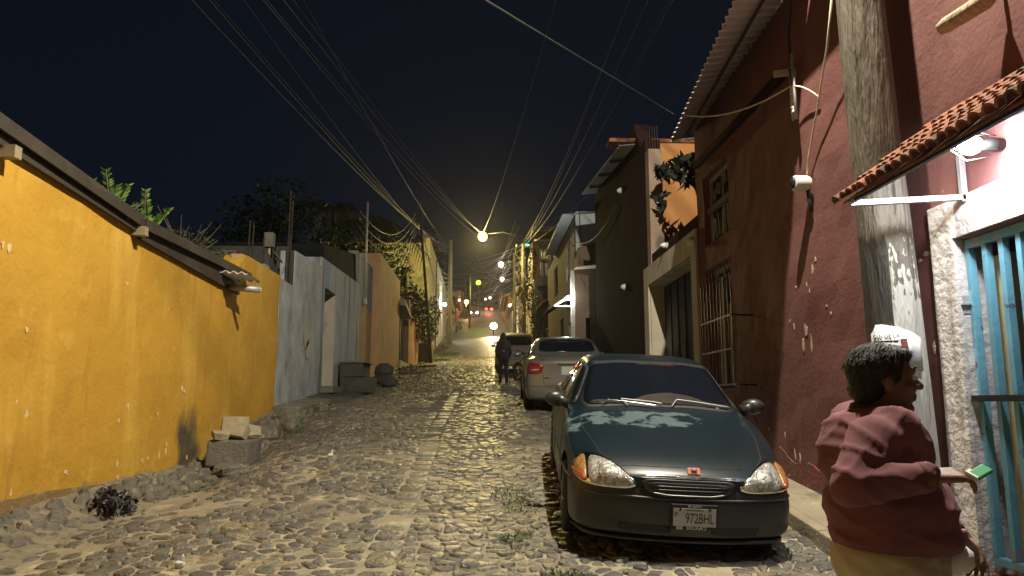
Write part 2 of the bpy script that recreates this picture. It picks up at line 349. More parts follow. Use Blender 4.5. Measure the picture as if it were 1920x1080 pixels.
# ------------------------------------------------------------------ ground
PY = [-40, -10, 0, 7, 14, 24, 32, 45, 54, 70, 100, 150, 170, 400]
PZ = [-3.2, -.85, 0, .63, 1.36, 2.12, 2.9, 3.98, 4.95, 7.2, 12.0, 20.2, 22.0, 24.]
def prof(y):
    for i in range(len(PY)-1):
        if y <= PY[i+1]:
            a, b = PY[i], PY[i+1]; t = (y-a)/(b-a)
            def slope(k):
                if k <= 0 or k >= len(PY)-1: k = max(1, min(len(PY)-2, k))
                return (PZ[k+1]-PZ[k-1])/(PY[k+1]-PY[k-1])
            m0, m1 = slope(i)*(b-a), slope(i+1)*(b-a)
            return (2*t**3-3*t**2+1)*PZ[i]+(t**3-2*t**2+t)*m0+(-2*t**3+3*t**2)*PZ[i+1]+(t**3-t**2)*m1
    return PZ[-1]
def G(x, y):
    z = prof(y)
    z -= sm(-2.3, -3.6, x)*(.30*exp(-((y-10.2)/2.3)**2)+.05)
    z -= .02*max(0, x-1.2)
    return z

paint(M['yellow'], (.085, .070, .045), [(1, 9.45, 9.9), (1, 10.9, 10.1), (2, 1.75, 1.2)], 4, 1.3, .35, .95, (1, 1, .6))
paint(M['yellow'], (.30, .22, .11), [(2, 1.15, .65)], 4, 1.3, .78, 1.0, (1, 1, .6))
paint(M['dirt'], (.095, .088, .072), [(1, 6.0, 12.5)], 2.2, 1.0, .55, .95)
paint(M['wood'], (.60, .58, .52), [(2, 2.95, 1.9)], 13, 2.6, .42, .50, (2.2, 2.2, .8))
paint(M['wood'], (.045, .04, .032), [(2, 3.0, 2.6), (0, 2.86, 2.78)], 6, 1.2, .55, .75, (3, 3, .4))  # street side of the lower pole darkened: its shaded side painted in
XL, XR = -3.85, 3.2
def frange(a, b, s):
    n = max(1, int(round((b-a)/s))); return [a+(b-a)*i/n for i in range(n+1)]

# road bed: sandy dirt under the stones
def sheet(name, x0, x1, y0, y1, sx, sy, zf, m, **k):
    mb = MB(); xs = frange(x0, x1, sx); ys = frange(y0, y1, sy)
    for y in ys:
        for x in xs: mb.v.append((x, y, zf(x, y)))
    w = len(xs)
    for j in range(len(ys)-1):
        for i in range(w-1): a = j*w+i; mb.f.append((a, a+1, a+1+w, a+w))
    return mb.build(name, m, smooth=True, kind='structure', **k)
road = sheet('road', -4.3, 3.3, -9, 40, .16, .16, lambda x, y: G(x, y)+.018*nz(x*1.7, y*1.7)+.007*nz(x*7, y*7), M['dirt'])
road_far = sheet('road', -4.6, 3.6, 40, 175, .4, .8, lambda x, y: G(x, y)+.01*nz(x, y), mat('distant_cobbled_road', (.085, .08, .07), (.045, .042, .04), 3.2, .6, 1., 6, stains=[((.17, .15, .10), 1.2, .5, .65)], bump2=(1., 1.4)))
sheet('ground', -420, 420, -60, 420, 30, 6, lambda x, y: prof(y)-.35 if abs(x) < 20 else prof(y)-.35+.05*min(abs(x)-20, 60), M['ground'])
hill_mb = MB()
xs = frange(-700, 700, 35)
for r_, (yy, hh) in enumerate(((230, 18), (420, 55), (560, 75), (640, 40))):
    for x in xs: hill_mb.v.append((x, yy, hh+12*nz(x*.006, r_*2.)+4*nz(x*.03, r_)))
for j in range(3):
    for i in range(len(xs)-1): a = j*len(xs)+i; hill_mb.f.append((a, a+1, a+1+len(xs), a+len(xs)))
hill_mb.build('hills', M['hill'], smooth=True, kind='structure')

# cobbles: jittered cells clipped against their neighbours, each a domed stone
R = random.Random(7)
def cells():
    out = []
    y = 1.0; row = 0
    while y < 52:
        g = .145 if y < 26 else .19
        x = -3.65+(g/2 if row % 2 else 0)
        while x < 3.1:
            slab = abs(x+.72) < .125 and y < 22
            if not slab:
                out.append((x+R.uniform(-.52, .52)*g, y+R.uniform(-.50, .50)*g, g))
            x += g*R.uniform(.75, 1.25)
        y += g*.86; row += 1
    return out
pts = cells()
grid = {}
for i, p in enumerate(pts): grid.setdefault((int(p[0]//.3), int(p[1]//.3)), []).append(i)
def clip(poly, nx, ny, c):
    o = []
    n = len(poly)
    for i in range(n):
        a = poly[i]; b = poly[(i+1) % n]; da = a[0]*nx+a[1]*ny-c; db = b[0]*nx+b[1]*ny-c
        if da <= 0: o.append(a)
        if (da < 0 < db) or (db < 0 < da):
            t = da/(da-db); o.append((a[0]+(b[0]-a[0])*t, a[1]+(b[1]-a[1])*t))
    return o
stones = []
for i, (x, y, g) in enumerate(pts):
    # sandy bald patches where the stones are lost under dirt
    bald = nz(x*.55+9, y*.45) + .5*nz(x*2.1, y*1.9)
    edge = sm(-2.5, -3.5, x)*.45+sm(2.0, 3.0, x)*.35
    if bald+edge > .40 + R.uniform(-.12, .12): continue
    poly = [(x-g, y-g), (x+g, y-g), (x+g, y+g), (x-g, y+g)]
    cx, cy = int(x//.3), int(y//.3)
    for dx in (-1, 0, 1):
        for dy in (-1, 0, 1):
            for j in grid.get((cx+dx, cy+dy), ()):
                if j == i: continue
                q = pts[j]; nx, ny = q[0]-x, q[1]-y
                if nx*nx+ny*ny > .16: continue
                poly = clip(poly, nx, ny, (q[0]**2+q[1]**2-x*x-y*y)/2)
                if len(poly) < 3: break
    if len(poly) < 3: continue
    # keep off the slab row
    if y < 22 and abs(x+.72) < .30: poly = clip(poly, *((1, 0, -.838) if x < -.72 else (-1, 0, .602)))
    if len(poly) < 3: continue
    stones.append((x, y, poly, g))
slab_y = 1.2
while slab_y < 21:
    L = R.uniform(.22, .40); w = R.uniform(.108, .132); j = lambda: R.uniform(-.018, .018)
    cx = -.72+R.uniform(-.02, .02)
    if R.random() > .12:
        stones.append((cx, slab_y+L/2, [(cx-w+j(), slab_y+.015+j()), (cx+w+j(), slab_y+.015+j()), (cx+w+j(), slab_y+L-.015), (cx-w+j(), slab_y+L-.015+j())], -1))
    slab_y += L
def stone(mb, x, y, poly, g):
    # round the corners
    n = len(poly); P = []
    cx = sum(p[0] for p in poly)/n; cy = sum(p[1] for p in poly)/n
    for i in range(n):
        a = poly[i]; b = poly[(i+1) % n]
        for t in ((.22, .78) if y < 20 else (.5,)):
            P.append((a[0]+(b[0]-a[0])*t, a[1]+(b[1]-a[1])*t))
    m = len(P); slab = g < 0
    sink = R.uniform(-.014, .006)
    h = R.uniform(.009, .021) if not slab else .014
    tx, ty = R.uniform(-.09, .09), R.uniform(-.09, .09)
    if slab: tx *= .3; ty *= .3
    s0 = R.uniform(.82, .95) if not slab else .97
    base = len(mb.v); tone = R.random()**1.5
    for sc, hz in (((s0, -.03), (s0*.94, h*.72), (s0*.78, h*.98)) if y < 20 else ((s0, -.03), (s0*.84, h*.85))):
        for k, (px, py) in enumerate(P):
            w = R.uniform(.90, 1.06)
            dx, dy = (px-cx)*sc*w, (py-cy)*sc*w
            mb.v.append((cx+dx, cy+dy, G(cx+dx, cy+dy)+hz+sink+(tx*dx+ty*dy)*(1 if hz > 0 else 0))); mb.attr.append(tone)
    nr = 3 if y < 20 else 2
    mb.v.append((cx, cy, G(cx, cy)+h*R.uniform(.95, 1.1)+sink)); mb.attr.append(tone)
    t = len(mb.v)-1
    for r_ in range(nr-1):
        for k in range(m): mb.f.append((base+r_*m+k, base+r_*m+(k+1) % m, base+(r_+1)*m+(k+1) % m, base+(r_+1)*m+k))
    for k in range(m): mb.f.append((base+(nr-1)*m+k, base+(nr-1)*m+(k+1) % m, t))
# the 300 that show largest: the nearest ones in view
def in_view(x, y): return y > 2.95 and abs(x-.04*y) < .78*y+.2
vis = sorted([s for s in stones if in_view(s[0], s[1]) and not (.5 < s[0] < 2.45 and 5.4 < s[1] < 9.8)], key=lambda s: s[0]**2+s[1]**2)
near = set(id(s) for s in vis[:300])
far_mb = MB()
for s in stones:
    if id(s) in near:
        mb = MB(); stone(mb, *s); mb.build('cobblestone', M['stone'], road, smooth=True)
    else: stone(far_mb, *s)
far_mb.build('cobblestones', M['stone'], road, smooth=True, kind='stuff')

# ------------------------------------------------------------------ sidewalk and kerbs
def strip(name, xa, xb, ya, yb, h, m, step=.5, **k):
    """raised strip; xa, xb may be functions of y"""
    fa = xa if callable(xa) else (lambda y: xa); fb = xb if callable(xb) else (lambda y: xb)
    mb = MB(); ys = frange(ya, yb, step)
    for a, b in zip(ys[:-1], ys[1:]):
        z = lambda x, y: G(x, y)
        mb.hexa([(fa(a), a, z(fa(a), a)-.3), (fb(a), a, z(fb(a), a)-.3), (fb(b), b, z(fb(b), b)-.3), (fa(b), b, z(fa(b), b)-.3),
                 (fa(a), a, prof(a)+h), (fb(a), a, prof(a)+h), (fb(b), b, prof(b)+h), (fa(b), b, prof(b)+h)])
    return mb.build(name, m, **k)
def kx(y): return 2.42+.03*y if y < 9 else 2.69
sw = strip('sidewalk', lambda y: kx(y)+.10, XR+.02, -2, 24, .10, M['walk'], .5, kind='structure')
ks = thing('kerb', 'narrow cement kerb beside the red house', 'kerb', (2.6, 6, prof(6)), kind='structure')
y = -1.
while y < 16:
    L = R.uniform(.75, .95); mb = MB(); b = y+L-.018
    mb.hexa([(kx(y)-.02, y, G(2.6, y)-.3), (kx(y)+.096, y, G(2.6, y)-.3), (kx(b)+.096, b, G(2.6, b)-.3), (kx(b)-.02, b, G(2.6, b)-.3),
             (kx(y)-.01, y, prof(y)+.106+R.uniform(-.008, .008)), (kx(y)+.096, y, prof(y)+.106), (kx(b)+.096, b, prof(b)+.106), (kx(b)-.01, b, prof(b)+.106+R.uniform(-.008, .008))])
    mb.build('kerb_stone', M['walk'], ks, bevel=.012); y += L
# rubble footing along the ochre wall
rf = thing('rubble_kerb', 'rough rubble stone footing along the ochre wall', 'kerb', (-3.5, 8, prof(8)), kind='structure')
y = 3.6; k_ = 0
while y < 14.3:
    L = R.uniform(.10, .24)
    for lay in range(3):
        x = -3.40+lay*-.15+R.uniform(-.05, .05)-.05*sin(y*1.3)
        hz = R.uniform(.05, .10)+.045*lay
        mb = MB(); mb.rock((x, y+L/2, G(x, y)+hz*.35), (R.uniform(.06, .11), L*.56, hz), R, Matrix.Rotation(R.uniform(-.3, .3), 3, 'Z'), 8)
        mb.build('kerb_rock', M['rubble'], rf, smooth=False)
    y += L*.98
bank = MB(); ys = frange(2, 14.4, .2)
for y in ys:
    for q in (0, .25, .5, .75, 1):
        x = lerp(-3.9, -3.12, q); bank.v.append((x, y, G(x, y)+(.25 if y < 10 else .18)*(1-q)**1.6+.03*nz(x*5, y*5)*(1 if q < 1 else 0)-(.02 if q == 1 else 0)))
for j in range(len(ys)-1):
    for i in range(4): a = j*5+i; bank.f.append((a, a+1, a+6, a+5))
bank.build('dirt_bank', M['rubble_mortar'], smooth=True, kind='structure')

# ------------------------------------------------------------------ walls
def wall(name, m, parent, o, d, s0, s1, zb, zt, holes=(), t=.3, back=1, cell=.5, amp=0, seed=0, label=None):
    """upright wall through point o (x,y) along unit d; front faces away from 'back' side.  holes: (s0,s1,z0,z1)"""
    dx, dy = d; nx, ny = (-dy*back, dx*back)   # direction into the wall's thickness
    fzb = zb if callable(zb) else (lambda s: zb); fzt = zt if callable(zt) else (lambda s: zt)
    ss = set(frange(s0, s1, cell)); 
    for h in holes: ss |= {h[0], h[1]}
    ss = sorted(s for s in ss if s0-1e-6 <= s <= s1+1e-6)
    ss = [s for i, s in enumerate(ss) if i == 0 or s-ss[i-1] > 1e-4]
    lo = min(fzb(s) for s in ss); hi = max(fzt(s) for s in ss)
    zz = set(frange(lo, hi, cell))
    for h in holes: zz |= {h[2], h[3]}
    zz = sorted(z for z in zz if lo-1e-6 <= z <= hi+1e-6)
    zz = [z for i, z in enumerate(zz) if i == 0 or z-zz[i-1] > 1e-4]
    solid = {}
    for i in range(len(ss)-1):
        for j in range(len(zz)-1):
            sc, zc = (ss[i]+ss[i+1])/2, (zz[j]+zz[j+1])/2
            a = min(zz[j+1], max(fzt(ss[i]), fzt(ss[i+1]))); b = max(zz[j], min(fzb(ss[i]), fzb(ss[i+1])))
            solid[i, j] = a > b+1e-5 and not any(h[0] < sc < h[1] and h[2] < zc < h[3] for h in holes)
    mb = MB(); idx = {}
    def P(i, j, k):
        key = (i, j, k)
        if key not in idx:
            s = ss[i]; z = min(max(zz[j], fzb(s)), fzt(s)); w = 0
            if k == 0 and amp: w = amp*(nz(s*1.3+seed, z*1.3)+.4*nz(s*4+seed, z*4))
            q = t if k else w
            idx[key] = len(mb.v); mb.v.append((o[0]+dx*s+nx*q, o[1]+dy*s+ny*q, z))
        return idx[key]
    flip = back < 0
    def F(*f): mb.f.append(tuple(f[::-1]) if flip else tuple(f))
    for (i, j), ok in solid.items():
        if not ok: continue
        F(P(i, j, 0), P(i+1, j, 0), P(i+1, j+1, 0), P(i, j+1, 0))
        F(P(i, j, 1), P(i, j+1, 1), P(i+1, j+1, 1), P(i+1, j, 1))
        if not solid.get((i-1, j)): F(P(i, j, 0), P(i, j+1, 0), P(i, j+1, 1), P(i, j, 1))
        if not solid.get((i+1, j)): F(P(i+1, j, 0), P(i+1, j, 1), P(i+1, j+1, 1), P(i+1, j+1, 0))
        if not solid.get((i, j-1)): F(P(i, j, 0), P(i, j, 1), P(i+1, j, 1), P(i+1, j, 0))
        if not solid.get((i, j+1)): F(P(i, j+1, 0), P(i+1, j+1, 0), P(i+1, j+1, 1), P(i, j+1, 1))
    return mb.build(name, m, parent, label=label)
def shell(parent, m, side, y0, y1, zt, depth=5., t=.3, near=True, far=True, roof=True, roofm=None):
    """the other walls of a house behind a street front; side -1 left, +1 right"""
    xf = (XL if side < 0 else XR)+side*(t+.002); xb = xf+side*depth
    def b(mb, xa, xc, ya, yc, za, zc): mb.box((min(xa, xc), ya, za), (max(xa, xc), yc, zc))
    zl = prof(y0)-.6; mb = MB()
    f = zt if callable(zt) else (lambda y: zt)
    if near: b(mb, xf, xb, y0+.004, y0+t, zl, f(y0)-.004)
    if far: b(mb, xf, xb, y1-t, y1-.004, zl, f(y1)-.004)
    b(mb, xb-side*t, xb, y0+t+.003, y1-t-.003, zl, min(f(y0), f(y1))-.004)
    mb.build('side_wall', m, parent)
    if roof:
        mb = MB(); xa = xf+side*.003
        mb.hexa([(min(xa, xb), y0+.01, f(y0)-.35), (max(xa, xb), y0+.01, f(y0)-.35), (max(xa, xb), y1-.01, f(y1)-.35), (min(xa, xb), y1-.01, f(y1)-.35),
                 (min(xa, xb), y0+.01, f(y0)-.25), (max(xa, xb), y0+.01, f(y0)-.25), (max(xa, xb), y1-.01, f(y1)-.25), (min(xa, xb), y1-.01, f(y1)-.25)])
        mb.build('flat_roof', roofm or M['concrete'], parent)
def corrugated(name, m, parent, A, B, C, D, pitch=.15, amp=.02, th=.012, label=None):
    """sheet A-B (eave, along the corrugation count) to D-C (ridge side); waves run from AB to DC"""
    A, B, C, D = map(Vector, (A, B, C, D)); n = max(4, int((B-A).length/pitch))*6
    up = (B-A).cross(D-A).normalized()
    if up.z < 0: up = -up
    mb = MB()
    for k in range(2):
        for i in range(n+1):
            t = i/n; w = up*(amp*sin(2*pi*i/6)+(th if k else 0))
            mb.v += [tuple(A.lerp(B, t)+w), tuple(D.lerp(C, t)+w)]
    o = (n+1)*2
    for i in range(n):
        mb.f.append((2*i, 2*i+1, 2*i+3, 2*i+2)); mb.f.append((o+2*i, o+2*i+2, o+2*i+3, o+2*i+1))
        mb.f.append((2*i, 2*i+2, o+2*i+2, o+2*i)); mb.f.append((2*i+1, o+2*i+1, o+2*i+3, 2*i+3))
    return mb.build(name, m, parent, smooth=False, label=label)
mb = MB(); R2 = random.Random(4)
def patch(mb, x, y, z, w, h, n=11, rnd=R2, side=-1, out=.006, k=.35):
    """ragged flake of exposed plaster on a street front"""
    base = len(mb.v); xx = x-side*out
    for q in (0, 1):
        for i in range(n):
            a = 2*pi*i/n; r_ = 1+rnd.uniform(-k, k); 
            if q == 0: rs = r_
            mb.v.append((xx+(side*out*1.5 if q else 0), y+cos(a)*w*r_, z+sin(a)*h*r_))
    mb.f.append(tuple(base+(n if True else 0)*0+i for i in range(n))); mb.f.append(tuple(base+n+i for i in range(n))[::-1])
    for i in range(n): mb.f.append((base+i, base+(i+1) % n, base+n+(i+1) % n, base+n+i))
YD = (0, 1)

# ---- 1 ochre house, left foreground
h1 = thing('ochre_house', 'long ochre plastered house wall with a dark overhanging roof edge, left foreground', 'house', (-4.2, 8, prof(8)))
rz1 = lambda y: 3.77-.077*(max(y, 2.5)-5.69)
zt1 = lambda y: rz1(y)-.05 if y < 8.1 else (3.52 if y < 11.6 else lerp(3.55, 3.96, min(1, (y-11.6)/.35)))
wall('wall', M['yellow'], h1, (XL, 0), YD, -3, 14.06, lambda y: G(XL, y)-.3, zt1, t=.35, cell=.25, amp=.02, seed=3)
shell(h1, M['yellow'], -1, -3, 14.06, 3.6, 5, .35)
wall('plinth', M['plinth'], h1, (XL+.035, 0), YD, 2.0, 10.2, lambda y: G(XL, y)-.2, lambda y: G(XL, y)+lerp(.36, .12, sm(5, 10, y))+.02*nz(y*3, 1), t=.033, cell=.25, amp=.012, seed=8)
# overhang: a boarded roof edge in two lengths over corrugated sheet
def eave(y0, y1, z0, z1, xo, nm):
    mb = MB()
    mb.hexa([(XL-.9, y0, z0+.20), (xo, y0, z0-.02), (xo, y1, z1-.02), (XL-.9, y1, z1+.20), (XL-.9, y0, z0+.25), (xo, y0, z0+.03), (xo, y1, z1+.03), (XL-.9, y1, z1+.25)])
    mb.build('roof_sheet', M['rusty'], nm)
    mb = MB(); mb.hexa([(xo, y0, z0-.08), (xo+.025, y0, z0-.08), (xo+.025, y1, z1-.08), (xo, y1, z1-.08), (xo, y0, z0+.04), (xo+.025, y0, z0+.04), (xo+.025, y1, z1+.04), (xo, y1, z1+.04)])
    mb.build('fascia_board', M['rusty'], nm)
eave(2.5, 8.14, rz1(2.5), rz1(8.14), -3.765, h1)
eave(8.17, 11.95, 3.56, 3.60, -3.75, h1)
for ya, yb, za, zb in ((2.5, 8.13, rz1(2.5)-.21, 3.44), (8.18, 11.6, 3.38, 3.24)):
    mb = MB(); mb.hexa([(-3.828, ya, za), (-3.79, ya, za), (-3.79, yb, zb), (-3.828, yb, zb), (-3.828, ya, max(za+.14, 3.5)), (-3.79, ya, max(za+.14, 3.5)), (-3.79, yb, 3.5), (-3.828, yb, 3.5)]); mb.build('eave_shade_board', M['rusty'], h1)  # dark boards added on the wall, standing in for the eave's shadow band
for yb in (3.4, 5.82, 8.12):
    mb = MB(); mb.beam((XL+.01, yb, 3.56 if yb < 7 else 3.45), (-3.70, yb, 3.56 if yb < 7 else 3.45), .09, .10); mb.build('beam_end', mat('beam_end_wood', (.36, .30, .20), (.25, .2, .13), 9, .85), h1)
corrugated('gutter_sheet', M['zinc'], h1, (-3.86, 11.32, 3.44), (-3.40, 11.32, 3.40), (-3.40, 10.7, 3.42), (-3.86, 10.7, 3.46), .12, .018)
mb = MB(); mb.tube([(-3.84, 11.15, 3.30), (-3.34, 11.15, 3.26)], .05, 10); mb.build('drain_spout', M['steel'], h1, smooth=True)
mb = MB(); mb.box((-4.08, 11.97, 3.7), (-3.90, 12.12, 3.97)); mb.build('roof_corner_block', M['peach'], h1)
for k in range(4):
    mb = MB(); mb.tube([(-4.06+.04*k, 12.0+.03*k, 3.96), (-4.06+.04*k, 12.0+.03*k, 4.10)], .008, 5); mb.build('rebar', M['rusty'], h1)

Ry = random.Random(9)
for y, z in ((5.97, 2.84), (6.06, 2.83), (9.1, 1.45), (8.75, .93), (8.9, .95), (9.2, .97), (9.38, 1.0), (10.07, .87), (9.4, 1.08), (9.74, 1.76), (9.82, 1.72), (6.4, .86), (7.2, .95), (8.15, .95), (8.2, .8), (8.1, 1.4), (8.3, 1.55), (6.5, 1.5), (6.4, 2.2), (8.1, 2.86)):
    mb = MB(); patch(mb, XL+.020*(nz(y*1.3+3, z*1.3)+.4*nz(y*4+3, z*4))*-1, y, z, Ry.uniform(.010, .03), Ry.uniform(.015, .06), 9, Ry, -1, .006, .5); mb.build('paint_flake', M['scuff'], h1)
# ---- 2 grey house
h2 = thing('grey_house', 'bluish grey plastered house with a patch of peeled cream paint, beside the ochre wall', 'house', (-4.3, 15.8, prof(15.8)))
zt2 = lambda y: 3.92 if y < 15.08 else lerp(4.66, 4.78, (y-15.1)/2.4)
wall('wall', M['grey'], h2, (XL, 0), YD, 14.06+.004, 15.1, lambda y: prof(y)-.6, lambda y: 3.92, t=.3, cell=.25, amp=.01, seed=5)
wall('wall', M['grey'], h2, (XL, 0), YD, 15.102, 17.58, lambda y: prof(y)-.6, zt2, t=.3, cell=.25, amp=.01, seed=5)
shell(h2, M['grey'], -1, 14.07, 17.58, 4.2, 5)
for y, z, w, h in ((16.35, 3.02, .22, .28), (16.45, 2.72, .14, .22)):
    mb = MB(); patch(mb, XL+.01, y, z, w, h); mb.build('peeled_plaster', M['cream'], h2)

# ---- 3 pale blue-white house with a narrow door
h3 = thing('pale_blue_house', 'pale house with blue and black streaks and a narrow cream doorway', 'house', (-4.3, 20.4, prof(20.4)))
zt3 = lambda y: lerp(5.02, 5.22, (y-17.6)/5.6)
wall('wall', M['bluewhite'], h3, (XL, 0), YD, 17.585, 23.3, lambda y: prof(y)-.6, zt3, holes=[(18.05, 19.45, 1.96, 4.36)], t=.42, cell=.4, amp=.01, seed=9)
shell(h3, M['bluewhite'], -1, 17.59, 23.3, 5.0, 5, .42)
mb = MB(); mb.box((-4.23, 18.07, 1.97), (-4.17, 19.43, 4.34)); dr = mb.build('door', M['darkwood'], h3)
for zz in (2.3, 3.1, 3.8):
    mb = MB(); mb.box((-4.168, 18.2, zz), (-4.15, 19.3, zz+.06)); mb.build('door_rail', M['iron'], dr)
mb = MB(); mb.box((-4.16, 19.40, 1.97), (-3.862, 19.447, 4.35)); mb.build('door_jamb', M['cream'], h3)
mb = MB(); mb.box((-3.86, 17.95, 1.80), (-3.55, 19.55, 1.97)); mb.build('doorstep', M['concrete'], h3, bevel=.02)
# dark upper storey sheet set back above the pale wall
mb = MB(); mb.hexa([(-6.5, 18.6, 4.8), (-4.0, 18.6, 4.95), (-4.0, 24.0, 5.2), (-6.5, 24.0, 5.2), (-6.5, 18.6, 5.6), (-4.05, 18.6, 5.55), (-4.05, 24.2, 6.35), (-6.5, 24.2, 6.35)])
up = mb.build('dark_rooftop_shed', M['sheet'], None); tag(up, 'dark sheeted rooftop shed above the streaked pale house', 'shed')

# ---- 4 narrow grey pier and 5 peach house
h4 = thing('narrow_grey_pier', 'narrow grey-over-peach wall pier between streaked pale house and peach house', 'wall', (-4.2, 24.4, prof(24.4)))
wall('upper_wall', M['palegrey'], h4, (-3.98, 0), YD, 23.31, 26.6, lambda y: 4.75, lambda y: 6.35, t=.3, cell=.4)
wall('lower_wall', M['peach'], h4, (-3.98, 0), YD, 23.31, 26.6, lambda y: prof(y)-.5, lambda y: 4.748, t=.3, cell=.4)
mb = MB(); mb.tube([(-3.85, 24.1, prof(24)+2.6), (-3.84, 24.1, 8.15)], .035, 8); mb.tube([(-3.85, 24.1, 4.7), (-3.85, 24.1, 4.95)], .07, 8)
tag(mb.build('service_pipe', M['steel'], None, smooth=True), 'tall thin grey service mast standing on the wall before the peach house', 'mast')
h5 = thing('peach_house', 'tall peach plastered house front with rough texture and a dark gate beyond', 'house', (-4.2, 30, prof(30)))
wall('wall', M['peach'], h5, (XL+.12, 0), YD, 26.7, 33.2, lambda y: prof(y)-.5, lambda y: 6.95, t=.3, cell=.3, amp=.015, seed=2)
wall('wall', M['peach'], h5, (0, 26.7), (1, 0), -4.9, -4.035, lambda s: prof(26.7)-.5, lambda s: 6.95, t=.25, cell=.5)
shell(h5, M['peach'], -1, 27.0, 33.2, 6.2, 5, .5)
# dark gate with pale header
mb = MB(); mb.box((-4.1, 33.25, prof(33)-.2), (-4.0, 37.6, 5.9)); g5 = mb.build('dark_gate', M['navy'], h5)
for yy in (33.9, 34.8, 35.7, 36.6):
    mb = MB(); mb.box((-3.998, yy, prof(34)), (-3.96, yy+.06, 5.85)); mb.build('gate_rib', M['iron'], g5)
mb = MB(); mb.hexa([(-4.0, 33.3, 5.95), (-3.45, 33.3, 5.85), (-3.45, 36.0, 5.55), (-4.0, 36, 5.55), (-4.0, 33.3, 6.25), (-3.5, 33.3, 6.15), (-3.5, 36, 5.8), (-4.0, 36, 5.8)]); mb.build('gate_header', M['palegrey'], h5)
mb = MB(); mb.box((-4.0, 33.25, prof(34)+.0), (-3.65, 37.6, prof(34)+.35)); mb.build('gate_step', M['cream'], h5)
# ---- 6 low rosy wall
h6 = thing('rosy_garden_wall', 'low rosy plastered garden wall with plants spilling over it', 'wall', (-4., 44, prof(44)))
wall('wall', M['rosy'], h6, (XL+.1, 0), YD, 37.7, 51, lambda y: prof(y)-.5, lambda y: 6.75, t=.3, cell=.6, amp=.02, seed=1)
mb = MB(); mb.box((-3.72, 43.5, prof(44)-.2), (-3.0, 45.6, prof(44)+1.1)); tag(mb.build('dark_block', M['darkcon'], None, bevel=.03), 'dark concrete block against the rosy wall behind the leaning pole', 'block')
# ---- 7 pale yellow lit building
h7 = thing('pale_yellow_building', 'tall pale yellow building lit by a wall lamp beyond the plants', 'building', (-4.3, 62, prof(62)))
wall('wall', M['yelgreen'], h7, (XL-.1, 0), YD, 54, 80, lambda y: prof(y)-.5, lambda y: 13.6, holes=[(57, 58.4, 6.0, 8.6), (57.5, 59.5, 10.2, 11.6), (64, 66, 10.6, 12.0), (71, 72.6, 7.9, 10.2), (72, 74, 11.5, 12.8)], t=.3, cell=2)
wall('wall', M['yelgreen'], h7, (0, 54), (1, 0), -12, XL-.402, lambda s: prof(54)-.5, lambda s: 13.2, holes=[(-9, -7.8, 9.8, 11.4), (-6.5, -5.6, 9.8, 11.4)], t=.3, cell=2)
mb = MB(); mb.box((-12, 54.4, 13.2), (-4.3, 80, 13.35)); mb.build('flat_roof', M['concrete'], h7)
mb = MB(); mb.box((-4.6, 54.4, 5), (-4.5, 79.5, 13)); mb.build('interior_wall', M['room'], h7)
mb = MB(); mb.box((-3.94, 61.2, 6.0), (-3.86, 61.9, 13.3)); mb.build('downpipe', M['darkwood'], h7)
mb = MB(); mb.hexa([(-3.94, 66, 9.6), (-3.2, 66, 9.0), (-3.2, 70, 9.3), (-3.94, 70, 9.9), (-3.94, 66, 9.7), (-3.2, 66, 9.08), (-3.2, 70, 9.38), (-3.94, 70, 10.0)])
tag(mb.build('orange_awning', M['orangeawn'], None), 'small orange awning jutting from the pale yellow building', 'awning')
mb = MB(); mb.hexa([(-3.94, 55.5, 8.9), (-3.1, 55.5, 8.3), (-3.1, 59.5, 8.6), (-3.94, 59.5, 9.2), (-3.94, 55.5, 9.0), (-3.1, 55.5, 8.38), (-3.1, 59.5, 8.68), (-3.94, 59.5, 9.3)])
tag(mb.build('orange_awning', M['orangeawn'], None), 'larger orange awning nearest the vine-covered wall', 'awning')
wl = thing('wall_lamp', 'bluish white wall lamp on the pale yellow building beside the utility pole', 'lamp', (-3.7, 70, 10.7))
mb = MB(); mb.ball((-3.62, 70, 10.7), .16); mb.build('bulb', glow('blue_white_glow', (.75, .9, 1), 60), wl, smooth=True)
mb = MB(); mb.beam((-3.95, 70, 10.9), (-3.62, 70, 10.88), .05); mb.build('bracket', M['iron'], wl)
lamp('wall_lamp_light', (-3.3, 69.6, 10.7), (.85, .95, 1), 420, .15, wl)

